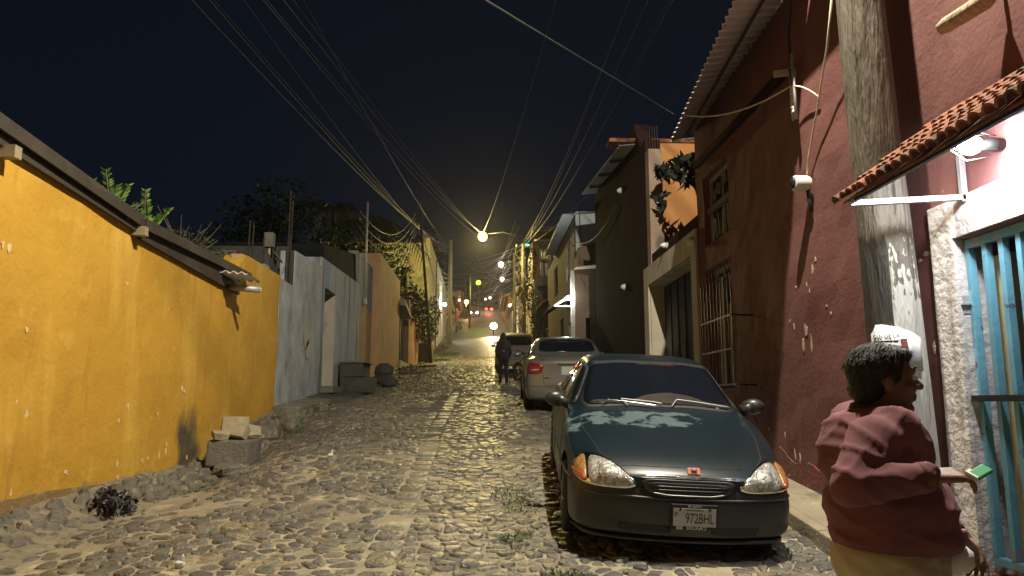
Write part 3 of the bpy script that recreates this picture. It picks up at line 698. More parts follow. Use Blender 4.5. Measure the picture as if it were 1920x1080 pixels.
# far left houses up the hill
def farhouse(side, y0, y1, h, m, label, setb=0, win=2, door=True, roofm=None):
    x = (XL-setb) if side < 0 else (XR+setb); z = prof(y0)
    t = thing('street_house', label, 'house', (x+side*2, (y0+y1)/2, z), group=None)
    holes = []
    n = win
    for i in range(n):
        ya = lerp(y0, y1, (i+.25)/n); holes.append((ya, ya+min(1.1, (y1-y0)/n*.4), z+1.4+(prof(ya)-z), z+2.5+(prof(ya)-z)))
    if door: ya = lerp(y0, y1, .85); holes.append((ya, ya+.95, prof(ya), prof(ya)+2.1))
    wall('wall', m, t, (x, 0), YD, y0, y1, lambda y: prof(y)-.5, lambda y: z+h, holes=holes, t=.3, back=-side, cell=2.)
    for hh in holes:
        mb = MB(); xx = x+side*.16; mb.box((min(xx, xx+side*.03), hh[0]+.003, hh[2]+.003), (max(xx, xx+side*.03), hh[1]-.003, hh[3]-.003)); mb.build('window' if hh[3]-hh[2] < 1.5 else 'door', M['windglass'] if hh[3]-hh[2] < 1.5 else M['darkwood'], t)
    mb = MB(); xa = x+side*.31; xb = x+side*5
    mb.box((min(xa, xb), y0+.01, z-.5), (max(xa, xb), y1-.01, z+h-.15)); mb.build('rear_block', m, t)
    mb = MB(); xa = x-side*.35; 
    mb.hexa([(min(xa, xb), y0-.1, z+h+.01), (max(xa, xb), y0-.1, z+h+.01), (max(xa, xb), y1+.1, z+h+.01), (min(xa, xb), y1+.1, z+h+.01), (min(xa, xb), y0-.1, z+h+(.1 if side > 0 else .7)), (max(xa, xb), y0-.1, z+h+(.7 if side > 0 else .1)), (max(xa, xb), y1+.1, z+h+(.7 if side > 0 else .1)), (min(xa, xb), y1+.1, z+h+(.1 if side > 0 else .7))])
    mb.build('roof', roofm or M['tile'], t)
    return t
farhouse(-1, 81, 92, 3.4, M['farred'], 'red fronted house on the left, first past the pale yellow building')
farhouse(-1, 92.5, 104, 3.8, M['peach'], 'peach house on the left behind the red fronted one')
farhouse(-1, 104.5, 118, 3.2, M['farred'], 'small reddish house high up the left side')
farhouse(-1, 118.5, 132, 4.2, M['cream'], 'cream house near the top of the street, left side')
farhouse(-1, 132.5, 150, 3.5, M['ochre2'], 'orange house at the crest of the street, left side')
farhouse(1, 57, 66, 3.2, M['palegrey'], 'grey single storey house past the vine-covered wall, right side', .4)
farhouse(1, 66.5, 78, 4.4, M['whitepl'], 'white two door house up the right side by the leaning cables')
farhouse(1, 78.5, 92, 3.4, M['farwall'], 'weathered house behind the white one on the right')
farhouse(1, 92.5, 108, 3.9, M['ochre2'], 'orange plastered house far up the right side')
farhouse(1, 108.5, 126, 3.3, M['cream'], 'low cream house far up the right side')
farhouse(1, 126.5, 150, 3.6, M['farwall'], 'last house on the right before the crest')
# ================================================================== right side
# ---- A oxblood house
ha = thing('oxblood_house', 'large dark red plastered house with chipped paint, right foreground', 'house', (4, 6, prof(6)))
gate_h = (3.30, 4.80, .52, 2.68)
win_lo = (9.30, 10.38, 1.72, 3.45); win_hi = (9.28, 10.36, 3.80, 4.80)
wall('wall', M['red'], ha, (XR, 0), YD, -4, 10.70, lambda y: prof(y)-.5, lambda y: 5.86, holes=[gate_h, win_lo, win_hi], t=.35, back=-1, cell=.25, amp=.022, seed=12)
shell(ha, M['red'], 1, -4, 10.70, 5.84, 6, .35)
wall('scuffed_base', M['redbase'], ha, (XR-.012, 0), YD, 5.16, 10.3, lambda y: prof(y)-.2, lambda y: prof(y)+.34+.10*nz(y*2.3, 4)+.05*nz(y*9, 4), t=.03, back=-1, cell=.12, amp=.008, seed=4)
# white surround of the gate
wall('gate_surround', M['whitepl'], ha, (XR-.035, 0), YD, 3.02, 5.03, lambda y: prof(y)-.2, lambda y: 2.95, holes=[(3.29, 4.79, -1, 2.69)], t=.033, back=-1, cell=.25, amp=.008, seed=6)
mb = MB(); mb.box((XR-.002, 4.802-.01, .4), (XR+.20, 4.82-.004, 2.69)); mb.build('gate_reveal', M['whitepl'], ha)
# room behind the gate
mb = MB()
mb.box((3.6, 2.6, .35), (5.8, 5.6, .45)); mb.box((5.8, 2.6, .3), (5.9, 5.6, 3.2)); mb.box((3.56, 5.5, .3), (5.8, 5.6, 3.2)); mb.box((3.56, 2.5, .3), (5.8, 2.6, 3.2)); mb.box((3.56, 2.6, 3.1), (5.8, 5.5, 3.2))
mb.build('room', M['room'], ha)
# peeled flakes
Rp = random.Random(21)
for y, z, w, h in ((7.19, 2.30, .055, .10), (7.27, 2.16, .028, .12), (7.10, 2.15, .028, .13), (6.95, 2.86, .03, .07), (6.88, 2.95, .02, .03), (7.09, 2.73, .022, .04), (7.03, 2.66, .015, .03), (7.35, 2.75, .015, .02),
                   (7.55, 2.42, .02, .03), (7.45, 2.36, .012, .04), (6.72, 2.48, .025, .015), (6.65, 2.40, .02, .02), (7.62, 1.05, .02, .09), (7.5, 1.02, .025, .08), (7.85, 1.25, .015, .05), (8.3, 1.3, .015, .03),
                   (6.3, 1.42, .03, .02), (6.6, 1.55, .02, .02), (7.2, .9, .03, .05), (7.05, 1.0, .02, .07), (5.22, 2.62, .035, .02), (5.14, 2.66, .05, .03), (5.08, 2.64, .03, .05), (5.12, 1.98, .02, .07), (5.25, 1.95, .015, .05),
                   (5.2, 1.3, .02, .03), (5.6, 3.6, .012, .02), (5.3, 2.2, .02, .03), (6.6, 1.0, .02, .06), (6.9, .82, .05, .04), (7.4, .80, .04, .05), (7.7, .83, .05, .03), (6.2, .8, .04, .05)):
    mb = MB(); patch(mb, XR+.022*(nz(y*1.3+12, z*1.3)+.4*nz(y*4+12, z*4)), y, z, w*.62, h*.62, 10, Rp, 1, .005, .5); mb.build('peeled_plaster', M['peel'], ha)
# roof: corrugated sheet sloping out over the street, plus the higher eave near the gate
corrugated('corrugated_roof', M['zinc'], ha, (2.40, 6.02, 5.51), (2.40, 9.05, 4.90), (3.24, 10.75, 5.70), (3.24, 6.6, 5.93), .105, .016, .008)
for k in range(22):
    t_ = k/21; p = Vector((2.40, 6.35, 5.44)).lerp(Vector((2.40, 9.05, 4.90)), t_)
mb = MB(); mb.beam((2.80, 6.75, 5.60), (2.84, 9.9, 5.28), .025, .03); mb.build('purlin', M['darkwood'], ha)
mb = MB(); mb.hexa([(2.90, -4, 5.62), (3.7, -4, 5.9), (3.7, 6.5, 5.9), (2.90, 6.5, 5.62), (2.90, -4, 5.66), (3.7, -4, 5.94), (3.7, 6.5, 5.94), (2.90, 6.5, 5.66)]); mb.build('upper_eave', M['rusty'], ha)
mb = MB(); mb.tube([(3.11, 7.25, 4.98), (3.12, 8.6, 5.0), (3.12, 10.4, 5.03)], .055, 8); mb.build('wall_conduit', M['maroon'], ha, smooth=True)

# windows
def oldwindow(parent, h, x, m=M['windglass'], nv=2, nh=2):
    mb = MB(); y0, y1, z0, z1 = h
    mb.box((x, y0, z0), (x+.05, y0+.06, z1)); mb.box((x, y1-.06, z0), (x+.05, y1, z1)); mb.box((x, y0+.062, z1-.06), (x+.05, y1-.062, z1)); mb.box((x, y0+.062, z0), (x+.05, y1-.062, z0+.06))
    for i in range(1, nv): yy = lerp(y0, y1, i/nv); mb.box((x+.004, yy-.02, z0+.062), (x+.046, yy+.02, z1-.062))
    w = mb.build('window', M['steel'], parent)
    for i in range(nv):
        for j in range(nh):
            a, b = lerp(y0+.06, y1-.06, i/nv), lerp(y0+.06, y1-.06, (i+1)/nv); c, d = lerp(z0+.06, z1-.06, j/nh), lerp(z0+.06, z1-.06, (j+1)/nh)
            p = MB(); p.box((x+.02, a+.022, c+.004), (x+.026, b-.022, d-.004)); p.build('pane', m, w)
    return w
w1 = oldwindow(ha, win_lo, 3.34, nv=3, nh=2)
w2 = oldwindow(ha, win_hi, 3.30, nv=2, nh=2)
Rc = random.Random(5)
for k, y in enumerate((9.45, 9.62, 9.72, 9.98, 10.1)):
    mb = MB(); pts = [(3.305, y+.02*sin(q*1.7+k), lerp(1.8, 3.3 if k % 2 else 2.9, q/8)) for q in range(9)]; mb.tube(pts, .022+.008*(k % 2), 5); mb.build('curtain_fold', M['curtain'], w1, smooth=True)
for k in range(7):
    y = 9.42+k*.13; mb = MB(); mb.beam((3.285, y, 3.88), (3.285, y+Rc.uniform(-.07, .07), 4.15+Rc.uniform(0, .1)), .015+.012*(k % 2), .01); mb.build('curtain_fold', M['curtain'], w2)
for y, z, a in ((9.95, 4.56, .3), (9.7, 4.62, -.3), (10.15, 4.5, .1)):
    mb = MB(); mb.obox((3.29, y, z), (.004, .10, .08), Matrix.Rotation(a, 3, 'X')); mb.build('cardboard_piece', M['concrete'], w2)
mb = MB(); mb.box((3.24, 9.31, 4.27), (3.298, 10.33, 4.35)); mb.build('window_rail', M['concrete'], w2)
# grille standing proud of the window
gr = thing('window_grille', 'black iron window grille with curled tops on the dark red wall beside the garage', 'grille', (2.98, 9.8, 1.75))
gx = 2.96; gy0, gy1 = 8.62, 9.86
for k in range(10):
    y = lerp(gy0+.02, gy1-.02, k/9); mb = MB(); mb.tube([(gx, y, 1.80), (gx, y, 3.12 if k else 3.0)], .010, 6)
    mb.tube([(gx, y, 3.12)]+[(gx, y+.055*sin(a)*(1-a/9), 3.12+.09*(1-cos(a))/1.4+.02*a) for a in (.6, 1.2, 1.8, 2.5, 3.3, 4.2)], .008, 5)
    mb.build('bar', M['ironlit'], gr, smooth=True)
for z in (1.80, 2.22, 2.62):
    mb = MB(); mb.beam((gx-.012, gy0, z), (gx-.012, gy1, z), .022, .022); mb.build('rail', M['ironlit'], gr)
for y in (gy0, gy1):
    for z in (1.80, 2.62):
        mb = MB(); mb.beam((gx, y, z), (3.21, y, z-.01), .02); mb.build('bracket', M['iron'], gr)
mb = MB(); mb.beam((gx, gy0, 1.79), (3.19, gy0, 1.35), .016); mb.build('bracket', M['iron'], gr)

# ---- gate
gt = thing('barred_gate', 'pale blue barred metal gate in the white surround', 'gate', (3.27, 4.0, .52))
mb = MB(); mb.box((3.25, 3.31, 2.615), (3.30, 4.785, 2.675)); mb.build('top_rail', M['bluepaint'], gt, bevel=.003)
mb = MB(); mb.box((3.25, 3.31, .58), (3.30, 4.785, .63)); mb.build('bottom_rail', M['bluepaint'], gt, bevel=.003)
for k, y in enumerate((4.765, 4.60, 4.445, 4.29, 4.13, 3.97, 3.81, 3.65, 3.49, 3.335)):
    mb = MB(); mb.box((3.248, y-.021, .632), (3.296, y+.021, 2.613)); mb.build('bar', M['bluepaint'], gt, bevel=.003)
mb = MB(); mb.box((3.20, 3.33, 1.60), (3.246, 4.79, 1.64)); mb.build('lock_bar', M['iron'], gt, bevel=.003)
mb = MB(); mb.box((3.205, 4.785, 2.18), (3.26, 4.81, 2.30)); mb.box((3.19, 4.76, 2.235), (3.25, 4.80, 2.245)); mb.build('hinge', M['steel'], gt)
mb = MB(); mb.box((3.36, 4.52, .5), (3.42, 4.74, 2.55)); tag(mb.build('door_leaf', M['paleyel'], None, bevel=.01), 'pale yellow narrow door leaf standing open behind the blue bars', 'door')
# a few things on a shelf inside
sf = thing('shop_shelf', 'dark wooden shelf inside the room behind the blue gate', 'shelf', (4.9, 4.6, .45))
for z in (.9, 1.4, 1.9, 2.35):
    mb = MB(); mb.box((4.35, 4.75, z), (5.3, 5.2, z+.03)); mb.build('board', M['darkwood'], sf)
for x in (4.35, 5.27):
    mb = MB(); mb.box((x, 4.76, .45), (x+.03, 5.19, 2.6)); mb.build('upright', M['darkwood'], sf)
for k, (x, z, cc, ll) in enumerate(((4.45, 2.38, (.6, .28, .08), 'orange snack pack on the top shelf board'), (4.62, 1.93, (.5, .45, .35), 'cream carton on the third shelf board'), (4.5, 1.43, (.4, .08, .06), 'red packet on the second shelf board'), (4.8, 1.43, (.1, .2, .4), 'blue packet on the second shelf board'))):
    mb = MB(); mb.box((x, 4.78, z), (x+.13, 4.95, z+.2)); tag(mb.build('packet', mat('packet_paint', cc, rough=.5), None, bevel=.01), ll, 'packet')

# ---- tiled canopy over the gate
cp = thing('tiled_canopy', 'small clay tiled canopy on pale steel brackets above the blue gate', 'canopy', (2.7, 3.8, 2.9))
E0 = Vector((2.38, 0, 2.93)); E1 = Vector((3.19, 0, 3.55))
yA, yB = 2.55, 4.72
sl = (E1-E0); sl_l = sl.length; sd = sl.normalized(); sn = Vector((-sd.z, 0, sd.x))
ncol, ncrs = 24, 5
Rtl = random.Random(2)
for i in range(ncol):
    y = Rtl.uniform(-.006, .006)+yB-.045-i*(yB-yA)/ncol
    for j in range(ncrs):
        mb = MB(); n = 7; base = 0; L0 = j/ncrs*sl_l-.02-Rtl.uniform(0, .025); L1 = (j+1)/ncrs*sl_l+.05
        for q, (LL, rr) in enumerate(((L0, .047), (L1, .040))):
            for sh in (0, -.014):
                for k in range(n):
                    a = pi*k/(n-1); lift = .018*(1-q)+.004
                    p = Vector((E0.x, 0, E0.z))+sd*LL+sn*((rr+sh)*sin(a)+lift-.02); mb.v.append((p.x-.12*(yB-y)/1.8*(1-LL/sl_l), y+(rr+sh)*cos(a), p.z-.05*(yB-y)/1.8))
        for k in range(n-1):
            mb.f.append((k, k+1, 2*n+k+1, 2*n+k)); mb.f.append((n+k, 3*n+k, 3*n+k+1, n+k+1)); mb.f.append((k, n+k, n+k+1, k+1)); mb.f.append((2*n+k, 2*n+k+1, 3*n+k+1, 3*n+k))
        mb.f.append((0, 2*n, 3*n, n)); mb.f.append((n-1, 2*n-1, 4*n-1, 3*n-1))
        mb.build('roof_tile', M['tile'], cp, smooth=False)
mb = MB(); a = E0-sn*.02; b = E1-sn*.02
mb.hexa([(a.x-.14, yA, a.z-.078), (b.x, yA, b.z-.078), (b.x, yB-.02, b.z-.02), (a.x, yB-.02, a.z-.02), (a.x-.14, yA, a.z-.064), (b.x, yA, b.z-.064), (b.x, yB-.02, b.z-.006), (a.x, yB-.02, a.z-.006)])
mb.build('roof_deck', M['tile'], cp)
for yy in (4.62,):
    mb = MB(); mb.beam((2.40, yy, 2.90), (3.05, yy, 3.34), .05, .04); mb.build('rafter', M['white'], cp, bevel=.003)
    mb = MB(); mb.beam((2.39, yy, 2.88), (3.17, yy, 2.93), .038); mb.build('bottom_bar', M['steel'], cp, bevel=.003)
    mb = MB(); mb.beam((3.165, yy, 2.90), (3.165, yy, 3.40), .038); mb.build('wall_bar', M['steel'], cp, bevel=.003)
mb = MB(); mb.beam((3.0, 4.60, 3.28), (2.98, 2.78, 3.12), .035, .03); mb.build('long_bar', M['iron'], cp)
mb = MB(); mb.beam((2.43, 4.66, 2.905), (2.30, 2.7, 2.85), .025, .025); mb.build('edge_bar', M['iron'], cp)
# bulb under the canopy
bl = thing('porch_light', 'glaring white caged bulb under the tiled canopy', 'lamp', (2.95, 4.28, 3.12))
mb = MB(); mb.ball((2.98, 4.25, 3.155), (.075, .06, .06), 16, 10); mb.build('bulb', glow('white_bulb_glow', (.86, .95, 1), 60), bl, smooth=True)
mb = MB(); mb.tube([(3.06, 4.25, 3.155), (3.12, 4.25, 3.16), (3.185, 4.25, 3.16)], .04, 12, rad=[.035, .045, .04]); mb.build('socket', M['black'], bl, smooth=True)
mb = MB()
for k in range(5):
    a = 2*pi*k/5; mb.tube([(3.11, 4.25+.07*cos(a), 3.155+.07*sin(a)), (2.97, 4.25+.095*cos(a), 3.155+.095*sin(a)), (2.86, 4.25+.03*cos(a), 3.155+.03*sin(a))], .004, 5)
mb.build('cage', M['steel'], bl, smooth=True)
lamp('porch_bulb_light', (2.88, 4.16, 3.13), (.88, .95, 1), 88, .06, bl)

# ---- things on the red wall
mt = thing('round_meter', 'white round glass fronted meter on the red wall', 'meter', (3.1, 6.9, 3.72))
mb = MB(); mb.lathe((3.17, 6.86, 3.70), [(.06, 0), (.075, -.03), (.075, -.15), (.06, -.16)], 20, 'X'); mb.build('housing', M['white'], mt, smooth=True, sharp=40)
mb = MB(); mb.lathe((3.01, 6.86, 3.70), [(.055, .002), (.055, -.018), (.03, -.028)], 20, 'X'); mb.build('glass_face', M['windglass'], mt, smooth=True)
mb = MB(); mb.tube([(3.15, 6.86, 3.64), (3.16, 6.87, 3.5), (3.18, 6.88, 3.42)], .018, 8); mb.build('conduit', M['iron'], mt, smooth=True)
ct = thing('wrapped_cctv', 'cream cloth wrapped cylinder mounted high on the red wall', 'camera', (3.1, 4.3, 4.0))  # cloth-wrapped security camera, gives no light
mb = MB(); mb.tube([(2.93, 4.36, 3.97), (2.95, 4.32, 3.98), (3.02, 4.22, 4.01), (3.08, 4.12, 4.04), (3.10, 4.09, 4.05)], .05, 14, rad=[.038, .05, .053, .056, .04]); mb.build('wrapped_body', mat('cream_cloth_wrap', (.50, .42, .30), (.36, .29, .2), 9, .9, .8, 30, stretch=(1, 5, 1)), ct, smooth=True)
mb = MB(); mb.tube([(3.07, 4.14, 4.05), (3.12, 4.12, 4.13), (3.19, 4.11, 4.14)], .018, 8); mb.build('bracket', M['iron'], ct, smooth=True)
rk = thing('insulator_rack', 'vertical cable rack with spool insulators high on the red wall', 'cable rack', (3.1, 6.9, 4.6))
mb = MB(); mb.tube([(3.08, 6.86, 4.36), (3.08, 6.88, 5.05)], .016, 8); mb.tube([(3.10, 6.98, 4.38), (3.10, 7.0, 4.96)], .012, 8); mb.build('post', M['steel'], rk, smooth=True)
for z in (4.48, 4.68, 4.88):
    mb = MB(); mb.lathe((3.09, 6.93, z-.03), [(.03, 0), (.018, .015), (.018, .04), (.03, .055)], 12); mb.build('spool', M['iron'] if z > 4.8 else M['white'], rk, smooth=True)
mb = MB(); mb.tube([(3.06, 6.9, 4.98), (3.07, 6.9, 5.3), (3.1, 6.85, 5.6)], .012, 6); mb.tube([(3.10, 6.95, 4.98), (3.12, 7.0, 5.3), (3.15, 7, 5.6)], .010, 6); mb.build('rack_wire', M['iron'], rk, smooth=True)
mb = MB(); mb.beam((2.98, 7.1, 4.93), (3.19, 7.05, 4.94), .07, .05); mb.build('stub', M['peel'], rk)
def catenary(a, b, sag, n=18):
    a = Vector(a); b = Vector(b); return [a.lerp(b, i/n)-Vector((0, 0, sag*4*(i/n)*(1-i/n))) for i in range(n+1)]
def wire(pts, r, m, label, cat='cable', group=None, name='cable'):
    mb = MB(); mb.tube(pts, r, 6); return tag(mb.build(name, m, None, smooth=True), label, cat, group)
wire(catenary((2.42, 8.45, 5.02), (3.06, 6.92, 4.72), .12)+catenary((3.06, 6.92, 4.72), (3.17, 6.55, 4.45), -.04, 6)[1:], .009, M['creamcable'], 'cream cable drooping from the zinc roof edge over the insulator rack')
wire([(2.98, 5.78, 5.1), (3.06, 6.1, 4.75), (3.12, 6.5, 4.3), (3.15, 6.8, 3.95), (3.15, 6.86, 3.79)], .009, M['creamcable'], 'thin grey cable hanging down the red wall to the round meter')

# ---- big wooden utility pole
pl = thing('utility_pole', 'thick weathered wooden utility pole with whitewashed band by the red wall', 'pole', (2.93, 5.1, prof(5.1)))
def polepart(z0, z1, m, r0, r1, name, n=20, seed=0, step=.12):
    mb = MB(); k = int((z1-z0)/step)+1
    for i in range(k+1):
        z = lerp(z0, z1, i/k); cx = lerp(2.955, 2.80, (z-.4)/5.2); r = lerp(r0, r1, i/k)
        for q in range(n):
            a = 2*pi*q/n; rr = r*(1+.035*nz(cos(a)*2.2, sin(a)*2.2, z*.7+seed)+.02*nz(cos(a)*9, sin(a)*9, z*1.1)); mb.v.append((cx+rr*cos(a), 5.1+rr*sin(a), z))
    for i in range(k):
        for q in range(n): mb.f.append((i*n+q, i*n+(q+1) % n, (i+1)*n+(q+1) % n, (i+1)*n+q))
    mb.f.append(tuple(range(n))[::-1]); mb.f.append(tuple(k*n+q for q in range(n)))
    return mb.build(name, m, pl, smooth=True)
polepart(.2, 9.4, M['wood'], .195, .135, 'post')
# overhead lamp of this pole (above the picture)
mb = MB(); mb.tube([(2.75, 5.05, 8.5), (2.3, 4.8, 8.75), (1.95, 4.63, 8.78)], .025, 8); mb.build('lamp_arm', M['steel'], pl, smooth=True)
mb = MB(); mb.lathe((1.9, 4.6, 8.66), [(.16, .0), (.14, .06), (.05, .14)], 16); mb.build('lamp_hood', M['steel'], pl, smooth=True)
mb = MB(); mb.ball((1.9, 4.6, 8.64), .06); mb.build('lamp_bulb', glow('warm_lamp_glow', (1, .8, .5), 30), pl, smooth=True)
lamp('street_lamp_light', (1.9, 4.6, 8.52), (1, .90, .71), 4400, .05, pl)
mb = MB(); mb.tube([(1.78, 4.6, 8.66), (1.45, 4.58, 8.30), (1.21, 4.7, 8.145), (1.21, 5.13, 7.89), (1.21, 5.55, 7.64), (1.6, 5.5, 7.45), (2.3, 5.3, 7.5), (2.68, 5.15, 7.7)], .0075, 6); mb.build('shadow_cable_loop', M['cabled'], pl, smooth=True)  # unseen cable added and bent to cast the diagonal shadow on the ochre wall
# torn poster pasted round the pole
pp = thing('torn_poster', 'torn white poster pasted round the pole, partly covered by the head', 'poster', (2.76, 5.0, 1.95))
mb = MB(); cx = 2.91; n = 22; a0, a1 = radians(192), radians(285); Rt = random.Random(3)
for j in range(2):
    for i in range(n+1):
        a = lerp(a0, a1, i/n); top = 2.125-.10*(i/n)**2.2-.06*(1-sm(0, .15, i/n)) + Rt.uniform(-.004, .004); z = top if j else 1.80
        mb.v.append((cx+.209*cos(a), 5.1+.209*sin(a), z))
for i in range(n): mb.f.append((i, i+1, n+2+i, n+1+i))
o = mb.build('paper', M['paper'], pp, smooth=True); o.modifiers.new('t', 'SOLIDIFY').thickness = .003
def wrap(me, ang, z, m, name, r=.2125, parent=pp):
    for v in me.vertices:
        a = ang+v.co.x/r; v.co = Vector((cx+(r+v.co.z)*cos(a), 5.1+(r+v.co.z)*sin(a), z+v.co.y))
    link(name, me, m, parent)
wrap(text_mesh('GEN DE LA', .036, .0008), radians(222), 2.04, M['plateb'], 'poster_lettering')
mbb = MB(); 
for i in range(9): mbb.v += [(.16*i/8-.08, .000, 0), (.16*i/8-.08, .010, 0)]
for i in range(8): mbb.f.append((2*i, 2*i+2, 2*i+3, 2*i+1))
wrap(mbb.mesh('bar'), radians(222), 2.0, M['maroon'], 'poster_stripe')
mbb = MB()
for i in range(13):
    a = pi*i/12; mbb.v += [(.055*cos(a), .055*sin(a), 0), (.035*cos(a), .035*sin(a), 0)]
for i in range(12): mbb.f.append((2*i, 2*i+2, 2*i+3, 2*i+1))
wrap(mbb.mesh('arch'), radians(226), 1.90, M['plateb'], 'poster_arch')
mbb = MB()
for i in range(5): mbb.v += [(.04*i/4+.005*0, -.06, 0), (.04*i/4-.012, .09, 0)]
for i in range(4): mbb.f.append((2*i, 2*i+2, 2*i+3, 2*i+1))
wrap(mbb.mesh('patch'), radians(250), 1.93, M['tile'], 'poster_brown_panel')

# ---- B garage house
hb = thing('garage_house', 'dark maroon two storey house with a white framed garage door', 'house', (4, 15, prof(15)))
gar = (11.0, 13.92, 1.0, 3.80)
ztb = lambda y: 7.55
wall('wall', M['maroon'], hb, (XR, 0), YD, 10.705, 20.6, lambda y: prof(y)-.5, lambda y: 4.16, holes=[gar], t=.3, back=-1, cell=.5, amp=.008)
wall('upper_wall', M['maroon'], hb, (XR, 0), YD, 14.0, 20.6, lambda y: 4.162, lambda y: 6.75 if y < 14.6 else 7.45, t=.3, back=-1, cell=.5, amp=.008)
wall('parapet', M['maroon'], hb, (XR, 0), YD, 10.705, 13.70, lambda y: 4.162, lambda y: 4.36, t=.22, back=-1, cell=.5)
mb = MB(); mb.box((XR-.01, 13.70, 4.163), (XR+.25, 13.998, 6.45)); mb.build('pillar', M['brown'], hb)
for k in range(4):
    mb = MB(); mb.tube([(XR+.05+.05*k, 13.8, 6.45), (XR+.05+.05*k, 13.82, 6.95)], .008, 5); mb.build('rebar', M['rusty'], hb)
mb = MB(); mb.box((XR+.302, 20.3, 1.5), (8, 20.59, 7.3)); mb.box((7.7, 10.71, .5), (8, 20.29, 7.3)); mb.box((XR+.302, 10.71, .6), (7.69, 10.95, 4.2)); mb.build('side_wall', M['maroon'], hb)
mb = MB(); mb.box((XR+.22, 10.96, 3.99), (7.68, 14.9, 4.10)); mb.build('terrace_floor', M['concrete'], hb)
mb = MB(); mb.box((XR+.31, 14.95, 4.1), (7.68, 15.2, 7.02)); mb.build('terrace_wall', M['ochre2'], hb)
mb = MB(); mb.box((XR-.55, 14.90, 7.025), (7.68, 15.4, 7.10)); mb.build('roof_edge', M['tile'], hb)
corrugated('zinc_roof', M['zincw'], hb, (2.85, 14.9, 6.92), (2.85, 20.8, 7.55), (7.6, 20.8, 8.2), (7.6, 14.9, 7.5), .2, .02, .01)
for y in (16.2, 17.8, 19.4):
    mb = MB(); z = lerp(6.92, 7.55, (y-14.9)/5.9); mb.beam((2.87, y, z-.05), (3.18, y, z-.02), .05); mb.build('rafter', M['darkwood'], hb)
# white garage frame and door
fr = MB(); fx = XR-.04
fr.box((fx, 13.92, prof(14)-.3), (XR-.002, 14.30, 3.798)); f_ = fr.build('garage_frame_jamb', M['cream'], hb)
fr = MB(); fr.box((fx, 10.72, prof(11)-.3), (XR-.002, 11.0, 3.798)); fr.build('garage_frame_jamb', M['cream'], hb)
fr = MB(); fr.box((fx, 10.72, 3.80), (XR-.002, 14.30, 4.16)); fr.build('garage_lintel', M['cream'], hb)
fr = MB(); fr.box((XR, 13.885, prof(14)-.3), (XR+.28, 13.918, 3.79)); fr.build('garage_reveal', M['cream'], hb)
fr = MB(); fr.box((XR, 11.0, 3.765), (XR+.28, 13.88, 3.797)); fr.build('garage_soffit', M['cream'], hb)
dj = MB(); dj.box((XR+.26, 11.0, .9), (XR+.31, 13.88, 3.76)); gd = dj.build('garage_door', M['navy'], hb)
for k in range(1, 6):
    y = 11.0+k*.48; mb = MB(); mb.box((XR+.245, y-.02, 1.2), (XR+.258, y+.02, 3.75)); mb.build('door_rib', M['navy'], gd)
for y, z in ((13.2, 2.35), (13.15, 1.95), (12.5, 2.3), (12.52, 2.55), (12.48, 1.9)):
    mb = MB(); patch(mb, XR+.235, y, z, .05, .16, 9, Rp, 1, .004, .5); mb.build('door_scratch', M['concrete'], gd)
for k, (y, z, r) in enumerate(((10.85, 3.98, .085), (16.4, 4.15, .07), (12.5, 4.28, .05), (16.6, 6.45, .07))):
    d = thing('wall_dome', ['round white dome lamp at the corner of the garage lintel', 'small white dome on the maroon wall left of the garage door', 'tiny white dome above the garage lintel', 'highest white dome on the maroon wall under the zinc roof'][k], 'wall lamp', (XR, y, z))
    mb = MB(); mb.lathe((XR-.03 if k in (0, 2) else XR, y, z), [(r, -.0), (r*.95, -.04), (r*.6, -.08), (.01, -.10)], 16, 'X'); mb.build('dome', M['white'], d, smooth=True)
    mb = MB(); mb.lathe((XR-.002 if k in (0, 2) else XR+.01, y, z), [(r*1.15, 0), (r*1.15, -.015)], 16, 'X'); mb.build('base', M['steel'], d)

# ---- C tan lit house
hc = thing('tan_lit_house', 'tan plastered house with pale blue gable sheet, lit by a lamp under its awning', 'house', (4.5, 29, prof(29)))
XC = 3.02
wall('wall', M['brown'], hc, (XC, 0), YD, 24.0, 34, lambda y: prof(y)-.5, lambda y: 7.6, holes=[(25.3, 26.4, 5.85, 7.3), (24.9, 25.9, prof(25), prof(25)+2.1), (27.5, 28.6, prof(28), prof(28)+2.2), (29.5, 31, 5.9, 7.1)], t=.3, back=-1, cell=.6)
wall('end_wall', M['brown'], hc, (0, 24.0), (1, 0), XC+.302, 8, lambda s: prof(24)-.5, lambda s: 6.6, holes=[(3.36, 3.52, prof(24), 4.3)], t=.3, back=1, cell=.6)
mb = MB(); mb.box((XC+.04, 24.0-.06, 6.5), (8, 24.0-.004, 7.86)); mb.build('gable_sheet', M['panel'], hc)
corrugated('zinc_roof', M['zincw'], hc, (2.62, 23.8, 7.72), (2.62, 31.0, 7.75), (7, 31.0, 8.3), (7, 23.8, 8.1), .22, .025, .01)
mb = MB(); mb.hexa([(2.98, 23.2, 5.85), (3.9, 23.2, 5.95), (3.9, 23.99, 5.95), (2.98, 23.99, 5.9), (3.1, 23.2, 6.5), (3.9, 23.2, 6.7), (3.9, 23.99, 6.7), (3.1, 23.99, 6.6)]); mb.build('hooded_ledge', M['brown'], hc)
for a, b, c_, d_ in ((25.3, 26.4, 5.85, 7.3), (29.5, 31, 5.9, 7.1)):
    mb = MB(); mb.box((XC+.14, a+.004, c_+.004), (XC+.17, b-.004, d_-.004)); w = mb.build('window', M['windglass'], hc)
    mb = MB(); mb.box((XC+.11, (a+b)/2-.03, c_+.01), (XC+.138, (a+b)/2+.03, d_-.01)); mb.build('mullion', M['white'], w)
